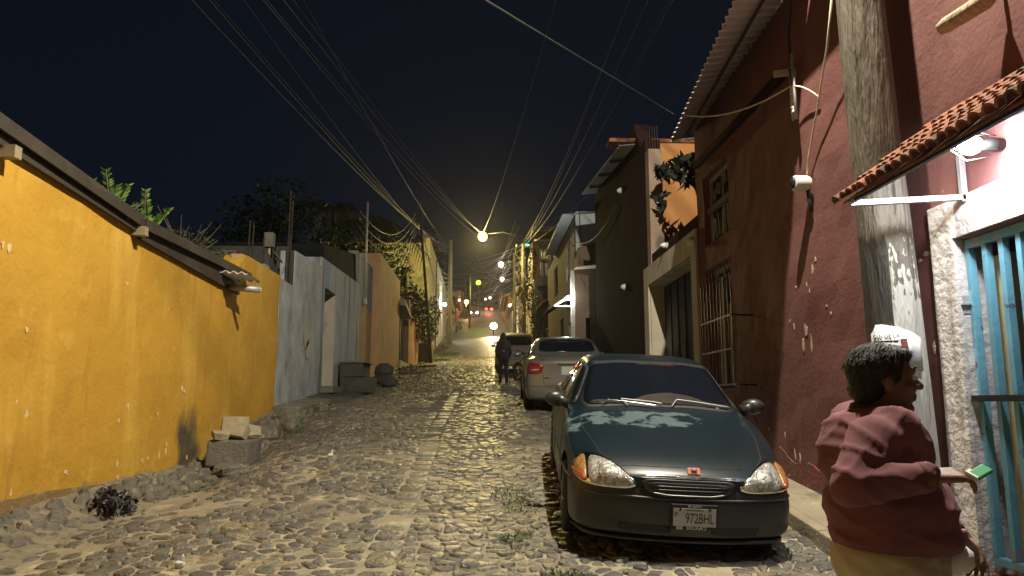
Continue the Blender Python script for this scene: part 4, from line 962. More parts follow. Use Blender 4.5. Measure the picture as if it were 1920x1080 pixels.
for a, b in ((24.9, 25.9), (27.5, 28.6)):
    mb = MB(); mb.box((XC+.18, a+.004, prof(a)), (XC+.22, b-.004, prof(a)+2.1)); d = mb.build('door', M['navy'], hc)
    mb = MB(); mb.box((XC+.165, a+.1, prof(a)+.2), (XC+.178, a+.25, prof(a)+2.0)); mb.build('door_stripe', M['panel'], d)
mb = MB(); mb.box((XC+.31, 24.31, 2), (XC+.4, 33.8, 7.5)); mb.build('inner_wall', M['room'], hc)
mb = MB(); mb.box((XC-.10, 24.05, prof(24)-.3), (XC-.004, 24.45, 5.9)); mb.build('corner_pier', M['whitepl'], hc)
an = thing('lit_awning', 'small dark awning with a lit white lamp bracket on the tan house', 'awning', (2.6, 24.6, 4.9))
mb = MB(); mb.hexa([(2.15, 24.3, 4.60), (2.98, 24.3, 5.15), (2.98, 26.8, 5.15), (2.15, 26.8, 4.60), (2.15, 24.3, 4.64), (2.98, 24.3, 5.20), (2.98, 26.8, 5.20), (2.15, 26.8, 4.64)]); mb.build('sheet', M['rusty'], an)
mb = MB(); mb.beam((2.35, 24.28, 4.72), (2.98, 24.28, 5.08), .05); mb.build('strut', M['white'], an)
mb = MB(); mb.beam((2.4, 24.28, 4.72), (2.98, 24.28, 4.72), .04); mb.build('strut', M['white'], an)
mb = MB(); mb.ball((2.82, 24.15, 4.98), .07); mb.build('bulb', glow('cool_bulb_glow', (.85, 1, .98), 50), an, smooth=True)
lamp('awning_light', (2.75, 24.0, 4.98), (.9, 1, .92), 70, .08, an)

# ---- D dark balcony house and green vines
hd = thing('balcony_house', 'dark house with white balusters on its upper balcony behind the vines', 'house', (4, 41, prof(41)))
mb = MB(); mb.box((2.72, 38.3, 3), (8, 48, 8.0)); mb.build('ground_floor', M['farwall'], hd)
mb = MB(); mb.box((2.95, 40.2, 8.0), (8, 48, 10.8)); mb.build('upper_floor', M['farwall'], hd)
mb = MB(); mb.box((2.6, 38.1, 9.75), (8, 40.19, 9.95)); mb.box((2.6, 38.1, 10.5), (8, 40.19, 10.75)); mb.build('roof_slab', M['concrete'], hd)
mb = MB(); mb.box((2.60, 38.2, 8.002), (2.86, 38.5, 9.749)); mb.build('orange_pillar', M['ochre2'], hd)
for k in range(9):
    if k in (5,): continue
    x = 2.98+k*.13; mb = MB(); mb.lathe((x, 38.25, 8.95), [(.03, 0), (.05, .12), (.03, .2), (.055, .38), (.03, .55), (.05, .6)], 8); mb.build('baluster', M['white'], hd, smooth=True)
for x in (3.0, 3.3, 3.75):
    mb = MB(); mb.box((x, 38.2, 8.15), (x+.13, 38.3, 8.8)); mb.build('railing_panel', M['white'], hd)
hm = thing('long_dark_house', 'long dark tiled house between tan house and balcony house', 'house', (4, 36, prof(36)))
mb = MB(); mb.box((XR, 34.02, 2.5), (8, 38.08, 6.2)); mb.build('wall', M['farwall'], hm)
mb = MB(); mb.hexa([(2.75, 34.03, 6.15), (8, 34.03, 7.9), (8, 38.07, 7.9), (2.75, 38.07, 6.15), (2.75, 34.03, 6.25), (8, 34.03, 8), (8, 38.07, 8), (2.75, 38.07, 6.25)]); mb.build('roof', M['tile'], hm)
# ================================================================== stones and blocks along the left edge
def gz(x, y): return G(x, y)
Rb = random.Random(31)
bk = thing('mossy_step_block', 'squat mossy concrete block with a broken pale slab lying on it by the ochre wall', 'block', (-3.3, 10.4, .9))
mb = MB(); mb.obox((-3.36, 10.45, .93), (.26, .38, .17), Matrix.Rotation(.05, 3, 'Z'), .015, Rb); mb.build('block_body', M['concrete'], bk, bevel=.025)
mb = MB(); mb.rock((-3.28, 10.1, .72), (.26, .45, .10), Rb); mb.build('footing_rock', M['rubble'], bk)
sl_m = mat('pale_broken_slab', (.42, .36, .24), (.30, .26, .17), 8, .9, .7, 30)
bs = thing('broken_slab', 'broken pale cement slab leaning on the mossy block', 'rubble', (-3.35, 10.4, 1.12))
for c, h, rx, rz in (((-3.40, 10.50, 1.24), (.17, .05, .13), -.35, .25), ((-3.30, 10.30, 1.20), (.15, .07, .09), -.5, -.2), ((-3.45, 10.12, 1.16), (.10, .09, .05), .2, .4), ((-3.18, 10.58, 1.19), (.10, .07, .07), -.3, .9)):
    mb = MB(); mb.obox(c, h, Matrix.Rotation(rz, 3, 'Z') @ Matrix.Rotation(rx, 3, 'X'), .028, Rb); mb.build('slab_piece', sl_m, bs, bevel=.01)
dk = mat('damp_stain', (.10, .085, .06), (.06, .055, .045), 6, .9, .4, 30)
# long cement slab step before the grey house
ss = thing('cement_slab_step', 'long cracked cement slab step in front of the grey house', 'step', (-3.4, 15.2, 1.4))
mb = MB(); mb.hexa([(-3.85, 13.95, 1.28), (-3.35, 13.95, 1.28), (-3.25, 16.4, 1.42), (-3.85, 16.4, 1.42), (-3.85, 13.95, 1.52), (-3.37, 13.95, 1.50), (-3.28, 16.4, 1.66), (-3.85, 16.4, 1.68)]); mb.build('slab', M['concrete'], ss, bevel=.03)
for k in range(7):
    mb = MB(); mb.rock((-3.35+Rb.uniform(-.1, .15), 13.5+k*.42, gz(-3.3, 13.5+k*.42)+.04), (.16, .22, .09), Rb); mb.build('footing_rock', M['rubble'], ss)
for i, (x, y, s, l) in enumerate(((-3.45, 12.2, .30, 'largest mossy boulder between the step block and the cement slab'), (-3.35, 13.1, .26, 'boulder touching the front end of the cement slab'), (-3.5, 11.6, .2, 'small boulder just behind the mossy block'), (-3.2, 12.7, .13, 'loose stone in front of the mossy boulders'))):
    mb = MB(); mb.rock((x, y, gz(x, y)+s*.35), (s*.8, s*1.2, s*.7), Rb, Matrix.Rotation(i, 3, 'Z'), 9); tag(mb.build('boulder', M['rubble'], None, bevel=.01), l, 'boulder')
rp = thing('concrete_ramp', 'low dark concrete ramp in front of the pale house doorway', 'ramp', (-3.3, 19, 1.7), kind='structure')
mb = MB(); mb.hexa([(-3.85, 16.6, 1.3), (-3.1, 17.2, 1.4), (-2.95, 22.6, 1.7), (-3.85, 22.6, 1.7), (-3.85, 16.6, 1.72), (-3.15, 17.2, 1.60), (-3.0, 22.6, prof(22.6)-.0), (-3.85, 22.6, prof(22.6)+.10)]); mb.build('slab', M['darkcon'], rp, bevel=.02)
# dark stone bench blocks
def blockthing(name, label, cat, boxes, m):
    t = thing(name, label, cat, boxes[0][0])
    for c, h, rz in boxes:
        mb = MB(); mb.obox(c, h, Matrix.Rotation(rz, 3, 'Z'), .02, Rb); mb.build('stone_block', m, t, bevel=.02)
    return t
blockthing('stone_seat', 'dark two tier block seat against the streaked pale house', 'stone seat', (((-3.35, 20.4, 2.03), (.42, .62, .20), .03), ((-3.45, 20.4, 2.42), (.32, .60, .19), .0)), M['darkcon'])
mb = MB(); mb.obox((-3.43, 20.4, 2.625), (.36, .64, .02)); tag(mb.build('seat_slab', M['concrete'], None, bevel=.01), 'thin flat slab capping the dark two tier block seat', 'slab')
for i, (x, y, z, h, l) in enumerate((((-3.15), 24.3, prof(24.3)+.16, (.42, .5, .16), 'low dark broken block at the foot of the peach house'), (-3.25, 24.8, prof(24.8)+.42, (.34, .40, .24), 'dark rounded block resting on the low broken block'), (-2.9, 23.3, prof(23.3)+.08, (.25, .3, .10), 'flat dark stone nearest the road by the peach house'))):
    mb = MB(); mb.rock((x, y, z), h, Rb, Matrix.Rotation(.3*i, 3, 'Z'), 8); tag(mb.build('dark_rock', M['darkcon'], None, bevel=.02), l, 'rock')
# rubble farther along both edges
gm = MB()
for k in range(170):
    y = Rb.uniform(24, 66); s = Rb.uniform(.05, .16); x = -3.3+Rb.uniform(-.4, .35) if k % 2 else 3.0+Rb.uniform(-.2, .3)
    gm.rock((x, y, G(x, y)+s*.3), (s, s*1.3, s*.7), Rb, None, 6)
tag(gm.build('edge_rubble', M['rubble'], None), 'loose rubble along both road edges', None, None, 'stuff')
pm = MB(); Rq = random.Random(77)
for k in range(420):
    y = Rq.uniform(3, 16)**1; s = Rq.uniform(.008, .024); x = Rq.choice((Rq.uniform(-3.4, -2.2), Rq.uniform(-3.4, 2.4), Rq.uniform(0.1, .9)))
    pm.rock((x, y, G(x, y)+.012), (s, s*1.2, s*.7), Rq, None, 5)
tag(pm.build('loose_gravel', M['rubble'], None), None, None, None, 'stuff')
# litter
for x, y, l in ((-2.05, 5.35, 'crumpled bluish white wrapper on the cobbles, lower left'), (-1.9, 9.6, 'white scrap of paper on the cobbles near the mossy block')):
    mb = MB(); mb.rock((x, y, G(x, y)+.035), (.035, .03, .022), Rb, None, 6); mb.rock((x+.02, y, G(x, y)+.07), (.012, .012, .03), Rb, None, 5)
    tag(mb.build('litter', M['white'], None), l, 'litter')

# ================================================================== plants
def leaves(mb, c, rad, n, size, rnd, shape='ball', droop=0, asp=.45):
    for _ in range(n):
        while True:
            p = Vector((rnd.uniform(-1, 1), rnd.uniform(-1, 1), rnd.uniform(-1, 1)))
            if p.length < 1 and p.length > rnd.random()*.7: break
        q = Vector(c)+Vector((p.x*rad[0], p.y*rad[1], p.z*rad[2]))
        a = Vector((rnd.gauss(0, 1), rnd.gauss(0, 1), rnd.gauss(0, .6)-droop)).normalized(); b = a.cross(Vector((rnd.gauss(0, 1), rnd.gauss(0, 1), rnd.gauss(0, 1)))).normalized()
        s = size*rnd.uniform(.6, 1.3); i = mb.vs([q-a*s*.5, q+b*s*asp*.5, q+a*s*.6, q-b*s*asp*.5]); mb.f.append((i, i+1, i+2, i+3))
def sprig(name, label, base, stems, rnd, m, leaf=.10, cat='plant'):
    t = thing(name, label, cat, base)
    for (tip, n) in stems:
        b = Vector(base); tp = Vector(tip); mid = (b+tp)/2+Vector((rnd.uniform(-.04, .04), 0, -.03)); pts = [b, mid, tp]
        mb = MB(); mb.tube(pts, .008, 5); mb.build('stem', M['dry'], t)
        lm = MB()
        for k in range(n):
            f = .25+.75*k/n; p = b.lerp(tp, f)
            for sgn in (-1, 1):
                a = rnd.uniform(-.7, .7); d = Vector((sgn*cos(a), sin(a)*.8, .75)).normalized(); L = leaf*(1.1-.35*f)*rnd.uniform(.8, 1.2)
                w = d.cross(Vector((rnd.uniform(-.3, .3), 1, .3))).normalized()*L*.17
                i = lm.vs([p, p+d*L*.5+w, p+d*L, p+d*L*.5-w]); lm.f.append((i, i+1, i+2, i+3))
        lm.build('leaves', m, t)
    return t
Rl = random.Random(11)
sprig('roof_sapling', 'bright green sapling on the roof edge, left one of the two', (-3.9, 7.75, 3.55), [((-3.98, 7.7, 4.02), 14), ((-4.10, 7.65, 3.90), 10), ((-3.82, 7.9, 3.92), 11), ((-3.74, 8.05, 3.74), 8), ((-4.18, 7.6, 3.80), 8), ((-3.9, 7.8, 3.88), 9)], Rl, M['leaf'], .085)
sprig('roof_sapling', 'bright green sapling on the roof edge, right one with two shoots', (-3.84, 8.45, 3.50), [((-3.90, 8.45, 4.02), 16), ((-3.72, 8.75, 3.88), 12), ((-3.95, 8.4, 3.78), 8), ((-3.80, 8.6, 3.72), 8)], Rl, M['leaf'], .085)
def tree(label, x, y, z0, h, r, m, rnd, n=900, leaf=.28, name='tree'):
    t = thing(name, label, 'tree', (x, y, z0)); mb = MB()
    mb.tube([(x, y, z0), (x+.1, y, z0+h*.4), (x-.1, y+.1, z0+h*.75)], 0, 8, rad=[.16, .12, .07]); tr = mb.build('trunk', M['darkwood'], t, smooth=True)
    for k in range(5):
        a = k*1.3; mb = MB(); mb.tube([(x, y, z0+h*(.45+.06*k)), (x+cos(a)*r*.4, y+sin(a)*r*.4, z0+h*.7), (x+cos(a)*r*.75, y+sin(a)*r*.75, z0+h*.85)], 0, 6, rad=[.07, .045, .02]); mb.build('limb', M['darkwood'], tr)
    mb = MB()
    for k in range(9):
        a = rnd.uniform(0, 6.28); q = rnd.uniform(.2, .8)*r; leaves(mb, (x+cos(a)*q, y+sin(a)*q, z0+h*rnd.uniform(.62, 1.0)), (r*.42, r*.42, h*.16), n//9, leaf, rnd)
    mb.build('crown', m, t, kind='stuff'); return t
tree('dark leafy tree rising behind the peach house', -6.6, 34, prof(34), 6.0, 2.6, M['leafd'], Rl, 1500, .3)
tree('yellowish leafy tree in front of the pale yellow building', -6.4, 47, prof(47), 7.2, 2.6, M['leafy'], Rl, 1700, .32)
tree('dark tree behind the rooftop shed', -10, 33, prof(33), 7.5, 3.2, M['leafd'], Rl, 1300, .34)
tree('bushy tree far behind the pale yellow building', -9, 84, prof(84), 11, 4, M['leafd'], Rl, 900, .6)
def palm(label, x, y, z0, h, n, L, rnd):
    t = thing('palm_tree', label, 'palm tree', (x, y, z0)); mb = MB(); mb.tube([(x, y, z0), (x+.2, y, z0+h*.5), (x+.3, y, z0+h)], .13, 8); mb.build('trunk', M['darkwood'], t, smooth=True)
    for k in range(n):
        a = 2*pi*k/n+rnd.uniform(-.2, .2); el = rnd.uniform(.2, .8); mb = MB(); pts = []
        for q in range(9):
            f = q/8; pts.append(Vector((x+.3+cos(a)*L*f, y+sin(a)*L*f, z0+h+L*(el*f-.95*f*f))))
        for q in range(1, 9):
            for u in range(3):
                p = pts[q-1].lerp(pts[q], u/3); d = (pts[q]-pts[q-1]).normalized(); s = d.cross(Vector((0, 0, 1))).normalized()
                for sg in (-1, 1):
                    e_ = p+s*sg*L*.22+d*L*.10-Vector((0, 0, L*.16)); i = mb.vs([p-d*.03, e_, p+d*.04]); mb.f.append((i, i+1, i+2))
        mb.tube(pts, .02, 4); mb.build('frond', M['leafy'], t)
palm('palm with drooping fronds above the peach house', -6.2, 38, prof(38), 7.2, 13, 3.2, Rl)
palm('taller dark palm behind the streaked pale house', -8.5, 40, prof(40), 8.6, 11, 3.4, Rl)
bush = thing('spilling_vine', 'dark leafy vine spilling over the rosy garden wall beside the leaning pole', 'vine', (-3.7, 42, prof(42)+3))
for c, r_, n in (((-3.75, 39.5, 6.6), (.5, 1.4, .8), 500), ((-3.6, 42.5, 6.2), (.5, 1.8, 1.3), 900), ((-3.5, 46, 6.3), (.5, 2, 1.5), 900), ((-3.5, 50, 7.2), (.6, 2, 1.6), 700), ((-4.2, 44, 7.7), (.8, 3, .9), 600)):
    mb = MB(); leaves(mb, c, r_, n, .22, Rl, droop=.5); mb.build('leaf_mass', M['leafd'], bush, kind='stuff')
vn = thing('wall_vine', 'tangled dark vine climbing the wall and cables beside the right street pole', 'vine', (2.8, 38, prof(38)))
for c, r_, n in (((2.75, 37.2, 5.0), (.35, .8, 2.0), 700), ((3.0, 36.4, 5.4), (.4, .8, 1.6), 500), ((2.55, 39, 7.2), (.3, .8, 1.5), 420), ((3.3, 35.6, 4.6), (.4, .9, 1.5), 400), ((2.6, 38.2, 8.9), (.25, .25, .9), 160)):
    mb = MB(); leaves(mb, c, r_, n, .16, Rl, droop=.6); mb.build('leaf_mass', M['leafd'], vn, kind='stuff')
for k in range(14):
    x = 2.45+Rl.uniform(0, .9); mb = MB(); pts = [(x+Rl.uniform(-.1, .1), 37+Rl.uniform(-1, .6), z) for z in (3.3, 4.2, 5.2, 6.2, 7.0)]; mb.tube(pts, .02, 4); mb.build('vine_stem', M['dry'], vn)
# hanging plant on the terrace
hp = thing('hanging_terrace_plant', 'dark large leaved plant hanging over the terrace in front of the orange wall', 'plant', (3.5, 12.8, 5.7))
for c, r_, n in (((3.42, 12.9, 5.80), (.3, .55, .12), 60), ((3.38, 11.9, 5.50), (.25, .7, .12), 60), ((3.36, 11.3, 5.12), (.2, .30, .20), 34), ((3.33, 13.35, 5.30), (.10, .14, .18), 18)):
    for _ in range(n):
        mb = MB(); leaves(mb, c, r_, 1, .22, Rl, droop=1.2, asp=.5); mb.build('leaf', M['leafblack'], hp)
mb = MB(); mb.tube([(3.4, 13.8, 5.85), (3.45, 12.5, 5.8), (3.4, 11.0, 5.3)], .02, 5); mb.build('stem', M['dry'], hp)
# roof shrub with dry twigs
sh = thing('dry_roof_shrub', 'tangled half dry shrub behind the ochre roof edge', 'shrub', (-4.5, 11.2, 3.7))
for k in range(16):
    a = Rl.uniform(0, 6.28); L = Rl.uniform(.3, .75); b = Vector((-4.6+Rl.uniform(-.15, .15), 11.3, 3.85)); e_ = b+Vector((cos(a)*L*.8, sin(a)*L*.6, L*Rl.uniform(.4, .9)))
    mb = MB(); mb.tube([b, (b+e_)/2+Vector((0, 0, -.06)), e_], 0, 5, rad=[.016, .010, .004]); mb.build('twig', M['dry'], sh)
mb = MB(); leaves(mb, (-4.65, 11.5, 4.0), (.5, .5, .28), 700, .06, Rl); leaves(mb, (-4.7, 13.0, 3.95), (.7, .9, .30), 800, .06, Rl); mb.build('leaf_mass', M['leafy'], sh, kind='stuff')
# grass and weeds
def tufts(spots, name='weeds'):
    mb = MB(); r = random.Random(17)
    for x, y, rad, n, h in spots:
        for _ in range(n):
            a = r.uniform(0, 6.28); q = rad*sqrt(r.random()); px, py = x+cos(a)*q, y+sin(a)*q*1.4; b = Vector((px, py, G(px, py)+.005)); hh = h*r.uniform(.4, 1.1)
            l = Vector((r.gauss(0, .45), r.gauss(0, .45), 1)).normalized()*hh; w = Vector((r.uniform(-1, 1), r.uniform(-1, 1), 0)).normalized()*.0045
            i = mb.vs([b-w, b+w, b+l*.6+w*.8, b+l+Vector((l.x, l.y, 0))*.5]); mb.f.append((i, i+1, i+2, i+3))
    tag(mb.build(name, M['weed'], None), None, None, None, 'stuff')
tufts([(.52, 4.95, .16, 420, .055), (.66, 5.0, .10, 200, .05), (.30, 7.5, .22, 260, .05), (.36, 7.0, .18, 200, .045), (.22, 5.95, .10, 140, .04), (.34, 6.1, .08, 90, .04), (-3.1, 24, .5, 300, .10), (-3.0, 36, .8, 600, .14), (-2.9, 46, 1.0, 700, .16), (-3.0, 54, 1.4, 900, .2), (-3.3, 12.5, .4, 200, .09), (-3.2, 8.5, .25, 120, .05), (-2.3, 5.6, .3, 80, .03),
       (2.35, 7.6, .12, 150, .05), (-3.4, 15, .4, 160, .1), (-2.8, 30, .6, 260, .1)])
dp = thing('purple_weed', 'small dusky purple leaved weed at the foot of the ochre wall', 'plant', (-3.38, 7.0, .65))
for k in range(16):
    b = Vector((-3.36+Rl.uniform(-.08, .10), 7.05+Rl.uniform(-.16, .16), .55)); e_ = b+Vector((Rl.uniform(-.08, .08), Rl.uniform(-.1, .1), Rl.uniform(.08, .24)))
    mb = MB(); mb.tube([b, e_], .006, 4); mb.build('stem', M['purple'], dp)
    mb = MB(); leaves(mb, tuple(e_), (.06, .07, .06), 26, .05, Rl, asp=.7); mb.build('leaves', M['purple'], dp)

# ================================================================== back structures on the left roofs
cs = thing('unfinished_parapet', 'unfinished grey concrete parapet with rebar behind the grey house', 'wall', (-6, 18, 4))
mb = MB(); mb.hexa([(-4.22, 14.3, 3.5), (-4.16, 14.3, 3.5), (-4.20, 17.5, 3.6), (-4.26, 17.5, 3.6), (-4.22, 14.3, 4.45), (-4.16, 14.3, 4.45), (-4.20, 15.0, 4.3), (-4.26, 15.0, 4.3)])
mb.box((-9, 16.2, 3.4), (-4.3, 16.35, 4.98)); mb.build('parapet_slab', M['darkcon'], cs)
mb = MB(); mb.box((-9, 14.9, 4.45), (-5, 16.19, 4.62)); mb.build('rear_roof', M['concrete'], cs)
for x, y, z0, z1 in ((-4.62, 14.5, 3.8, 5.15), (-4.56, 14.55, 3.8, 5.10), (-4.42, 14.8, 3.8, 4.9), (-4.0, 15.2, 4.6, 5.0), (-3.98, 15.0, 3.9, 5.9), (-3.94, 15.04, 3.9, 5.7)):
    mb = MB(); mb.tube([(x, y, z0), (x+.01, y, z1)], .014, 5); mb.build('rebar', M['rusty'], cs)
mb = MB(); mb.obox((-4.33, 14.9, 4.83), (.09, .09, .15)); mb.build('pillar_cap', M['concrete'], cs, bevel=.01)
mb = MB(); mb.beam((-4.30, 14.75, 3.8), (-4.32, 14.9, 4.7), .04); mb.build('plank', M['peach'], cs)
mb = MB(); mb.beam((-4.25, 14.95, 4.6), (-3.95, 15.3, 4.2), .035); mb.build('plank', M['dry'], cs)
mb = MB(); mb.box((-3.97, 15.06, 3.93), (-3.87, 15.095, 4.65)); mb.build('rusty_panel', M['darkwood'], cs)

# ================================================================== street poles, lamps, cables
def spole(label, x, y, h, m, r=.13, lean=(0, 0), arms=(), name='street_pole'):
    z = prof(y); t = thing(name, label, 'pole', (x, y, z)); mb = MB(); mb.tube([(x, y, z-.3), (x+lean[0]*.5, y+lean[1]*.5, z+h*.5), (x+lean[0], y+lean[1], z+h)], 0, 12, rad=[r, r*.9, r*.72]); mb.build('post', m, t, smooth=True)
    for a in arms:
        mb = MB(); mb.beam((x+lean[0]-.5, y, z+h*a), (x+lean[0]+.5, y, z+h*a), .07, .07); ar = mb.build('crossarm', M['darkwood'], t)
        for dx in (-.42, .42):
            mb = MB(); mb.lathe((x+lean[0]+dx, y, z+h*a+.03), [(.02, 0), (.05, .04), (.03, .08), (.045, .12), (.01, .14)], 8); mb.build('insulator', M['white'], ar, smooth=True)
    return t
poleL = spole('pale round concrete utility pole on the left, lit yellow', -3.05, 68, 9.6, mat('pale_concrete_pole', (.44, .42, .30), (.36, .34, .25), 2, .85, .3, 20), .24)
poleR = spole('wooden street pole on the right wrapped in cables, beside the orange pillar', 2.5, 45, 7.3, M['wood'], .16, arms=(.97,))
poleR2 = spole('second pole on the right, just beyond the cable-wrapped one', 2.25, 52, 7.4, M['wood'], .14, arms=(.9,))
spole('thin leaning dark wooden pole beside the dark block, left side', -2.95, 43.3, 8.4, M['darkwood'], .09, (-.5, -4.5))
spole('slim pole far up the left side carrying the yellow-green lamp', -1.6, 90, 6.4, M['concrete'], .14)
spole('slim distant pole in the middle of the far rooftops', -.8, 130, 7, M['concrete'], .14)
spole('distant pole high on the left near the crest', -2.6, 112, 6, M['concrete'], .14)
spole('distant pole on the right beside the white house', 2.9, 66, 7.8, M['darkwood'], .14, arms=(.95,))
# cable tangle hanging on the right pole
tg = thing('cable_tangle', 'thick tangle of coiled cables hanging on the right street pole', 'cables', (2.4, 45, 9))
Rg = random.Random(8)
for k in range(26):
    a = Rg.uniform(0, 6.28); pts = []; z = Rg.uniform(6.2, 11.2); L = Rg.uniform(.6, 2.4); x = 2.35+Rg.uniform(-.4, .3)
    for q in range(9): pts.append((x+.16*sin(q*.9+a)+Rg.uniform(-.05, .05), 44.6+.12*cos(q+a), z-L*q/8))
    mb = MB(); mb.tube(pts, Rg.uniform(.012, .03), 5); mb.build('hanging_cable', M['cable'] if k % 3 else M['dry'], tg, smooth=True)
mb = MB(); mb.lathe((2.2, 45, 8.0), [(.16, 0), (.2, .1), (.2, .55), (.1, .62)], 12); mb.build('splice_box', M['darkwood'], tg, smooth=True)
gb = thing('green_signal', 'small green lit device on top of the right street pole', 'light', (2.65, 44, 10.95))
mb = MB(); mb.box((2.56, 43.9, 10.93), (2.78, 44.0, 11.02)); mb.build('green_light', glow('green_glow', (.05, .9, .5), 6), gb, bevel=.02)
mb = MB(); mb.box((2.52, 44.01, 10.88), (2.82, 44.2, 11.06)); mb.build('housing', M['black'], gb)
# street lamps
def slamp(label, p, base, color, power, r, es, arm=True):
    t = thing('street_lamp', label, 'street lamp', base); x, y, z = p
    mb = MB(); mb.tube([base, ((x+base[0])/2, y, z+.25), (x+(.2 if base[0] > x else -.2), y, z+.12)], .035, 6); mb.build('arm', M['iron'], t, smooth=True)
    mb = MB(); mb.lathe((x, y, z+.02), [(.26, 0), (.2, .12), (.06, .22)], 14); mb.build('hood', M['iron'], t, smooth=True)
    mb = MB(); mb.ball((x, y, z-.03), r, 16, 10); mb.build('globe', glow('lamp_globe_glow', color, es), t, smooth=True)
    lamp('street_lamp_glow', (x, y-.05, z-.05-r), color, power, r, t)
slamp('brightest yellow street lamp hanging over the middle of the street', (-.04, 45, 11.75), (2.5, 45, 11.6), (1, .78, .26), 5000, .30, 2.4)
slamp('white street lamp just right of the brightest yellow one, higher of two', (1.62, 66, 13.9), (2.9, 66, 14.0), (1, .90, .66), 700, .26, 5)
slamp('small white street lamp, lower of the two white ones', (2.2, 85, 15.7), (3.1, 85, 15.9), (1, .90, .70), 700, .26, 5)
slamp('small greenish yellow street lamp on the far left pole', (-.56, 90, 16.05), (-1.6, 90, 15.6), (.80, .95, .06), 700, .30, 3)
slamp('orange tinted lamp at the far left houses', (-2.5, 112, 16.6), (-2.6, 112, 18.0), (1, .62, .22), 900, .36, 4)
lights = ((-1.6, 121, 16.9, (1, .55, .25), .22, 'warm orange porch light near the crest'), (.5, 138, 20.6, (1, .85, .6), .24, 'pale light at the crest beside the red tail lights'), (1.3, 134, 20.3, (.95, 1, .8), .26, 'whitish lamp above the red lights at the crest'), (-3.2, 100, 15.2, (1, .7, .4), .2, 'warm doorway light on the left houses'), (2.9, 80, 11.9, (1, .95, .8), .16, 'doorway light of the white house'))
for x, y, z, c, r, l in lights:
    t = thing('porch_lamp', l, 'lamp', (x, y, z)); mb = MB(); mb.ball((x, y, z), r); mb.build('bulb', glow('porch_glow', c, 3.2), t, smooth=True)
    mb = MB(); mb.lathe((x, y, z+r*.7), [(r*.8, 0), (.04, r*.6)], 8); mb.build('cap', M['iron'], t)
    lamp('porch_light_glow', (x, y-.5, z), c, 220, r, t)

# overhead cables
Rw = random.Random(12)
def bundle(A, B, n, spread, sag, r, label, group, m=M['cable']):
    for k in range(n):
        a = Vector(A)+Vector((Rw.uniform(-spread, spread), 0, Rw.uniform(-spread, spread))); b = Vector(B)+Vector((Rw.uniform(-.3, .3), 0, Rw.uniform(-.4, .4)))
        wire(catenary(a, b, sag*Rw.uniform(.8, 1.25), 28), r, m, label, 'cable', group, 'overhead_cable')
gL = 'overhead cables on the left side of the sky'
# near ends are on a pole line behind the camera
for k, (a, f, s_, w_) in enumerate((((-5.23, -6, 6.71), 15.9, 1.2, 'leftmost'), ((-5.06, -6, 7.09), 15.7, 1.3, 'second from the left'), ((-5.08, -6, 6.98), 15.5, 1.0, 'third from the left'), ((-4.17, -6, 7.11), 15.2, 1.4, 'faint fourth'), ((-3.4, -6, 7.35), 15.4, .8, 'rightmost'))):
    wire(catenary(a, (-3.05+.04*k, 68, f), s_, 40), .0075, M['cable'] if k < 2 else M['cabled'], w_+' of the long cables from upper left to the pale pole', 'cable', gL, 'overhead_cable')
for k, (a, s_, w_) in enumerate((((-5.31, -6, 7.22), .9, 'lowest'), ((-4.81, -6, 6.88), .7, 'brightest'), ((-5.51, -6, 8.03), .6, 'uppermost'), ((-5.0, -6, 6.95), .95, 'second lowest'))):
    wire(catenary(a, (.0+.05*k, 45, 11.9-.15*k), s_, 40), .0075, M['cable'], w_+' of the long diagonal cables coming down to the brightest street lamp', 'cable', 'cables toward the brightest street lamp', 'overhead_cable')
for k in range(5):
    wire(catenary((-4.2-.1*k, 24+.3*k, 8.0-.12*k), (-3.6, 38.8, 11.6-.3*k), 1.1+.15*k, 20), .011, M['cable'], 'slack cable looping between the service mast and the leaning pole', 'cable', 'slack cables by the leaning pole', 'overhead_cable')
for k in range(6):
    wire(catenary((-3.55+.1*k, 39+.1*k, 11.2-.28*k), (-3.05, 68, 13.2-.22*k), .8+.2*k, 20), .014, M['cable'], 'pale cable dropping from the leaning pole to the pale utility pole', 'cable', 'pale cables to the utility pole', 'overhead_cable')
for k in range(11):
    z0 = 11.2-.30*k+Rw.uniform(-.1, .1); wire(catenary((2.4, 45, z0), (-3.0, 68, 14.4-.45*k+Rw.uniform(-.2, .2)), .35+.12*(k % 4), 20), .014, M['cable'], 'cable crossing the street between the wrapped pole and the pale pole', 'cable', 'cables crossing the far street', 'overhead_cable')
for k in range(14):
    sx = Rw.uniform(-3, 0); wire(catenary((2.5+Rw.uniform(-.3, .3), 52+Rw.uniform(-4, 20), 12.2+Rw.uniform(-1.5, 2)), (sx, 88+Rw.uniform(-12, 30), 15.8+Rw.uniform(-1, 2.5)), Rw.uniform(.4, 1.2), 16), .016, M['cable'], 'thin cable among the far tangle over the upper street', 'cable', 'far tangle of cables', 'overhead_cable')
for k, (a, s_, w_) in enumerate((((2.25, -6, 7.58), 1.0, 'leftmost'), ((2.27, -6, 8.23), 1.4, 'second'), ((2.70, -6, 7.95), 1.2, 'third'), ((3.21, -6, 8.27), 1.4, 'fourth'), ((3.4, -6, 8.1), 1.1, 'fifth'), ((5.32, -6, 8.02), 1.2, 'rightmost'))):
    wire(catenary(a, (2.5, 45, 11.5-.1*k), s_, 40), .008, M['cable'] if k % 2 == 0 else M['cabled'], w_+' of the long cables descending from upper right to the wrapped street pole', 'cable', 'overhead cables on the right side of the sky', 'overhead_cable')
wire(catenary((-2.43, -2.0, 1.97+.0), (2.45, 9.0, 5.25), .0, 24)[10:], .0035, M['cabled'], 'thin cable crossing the sky from top centre down to the zinc roof edge', 'cable', None, 'overhead_cable')
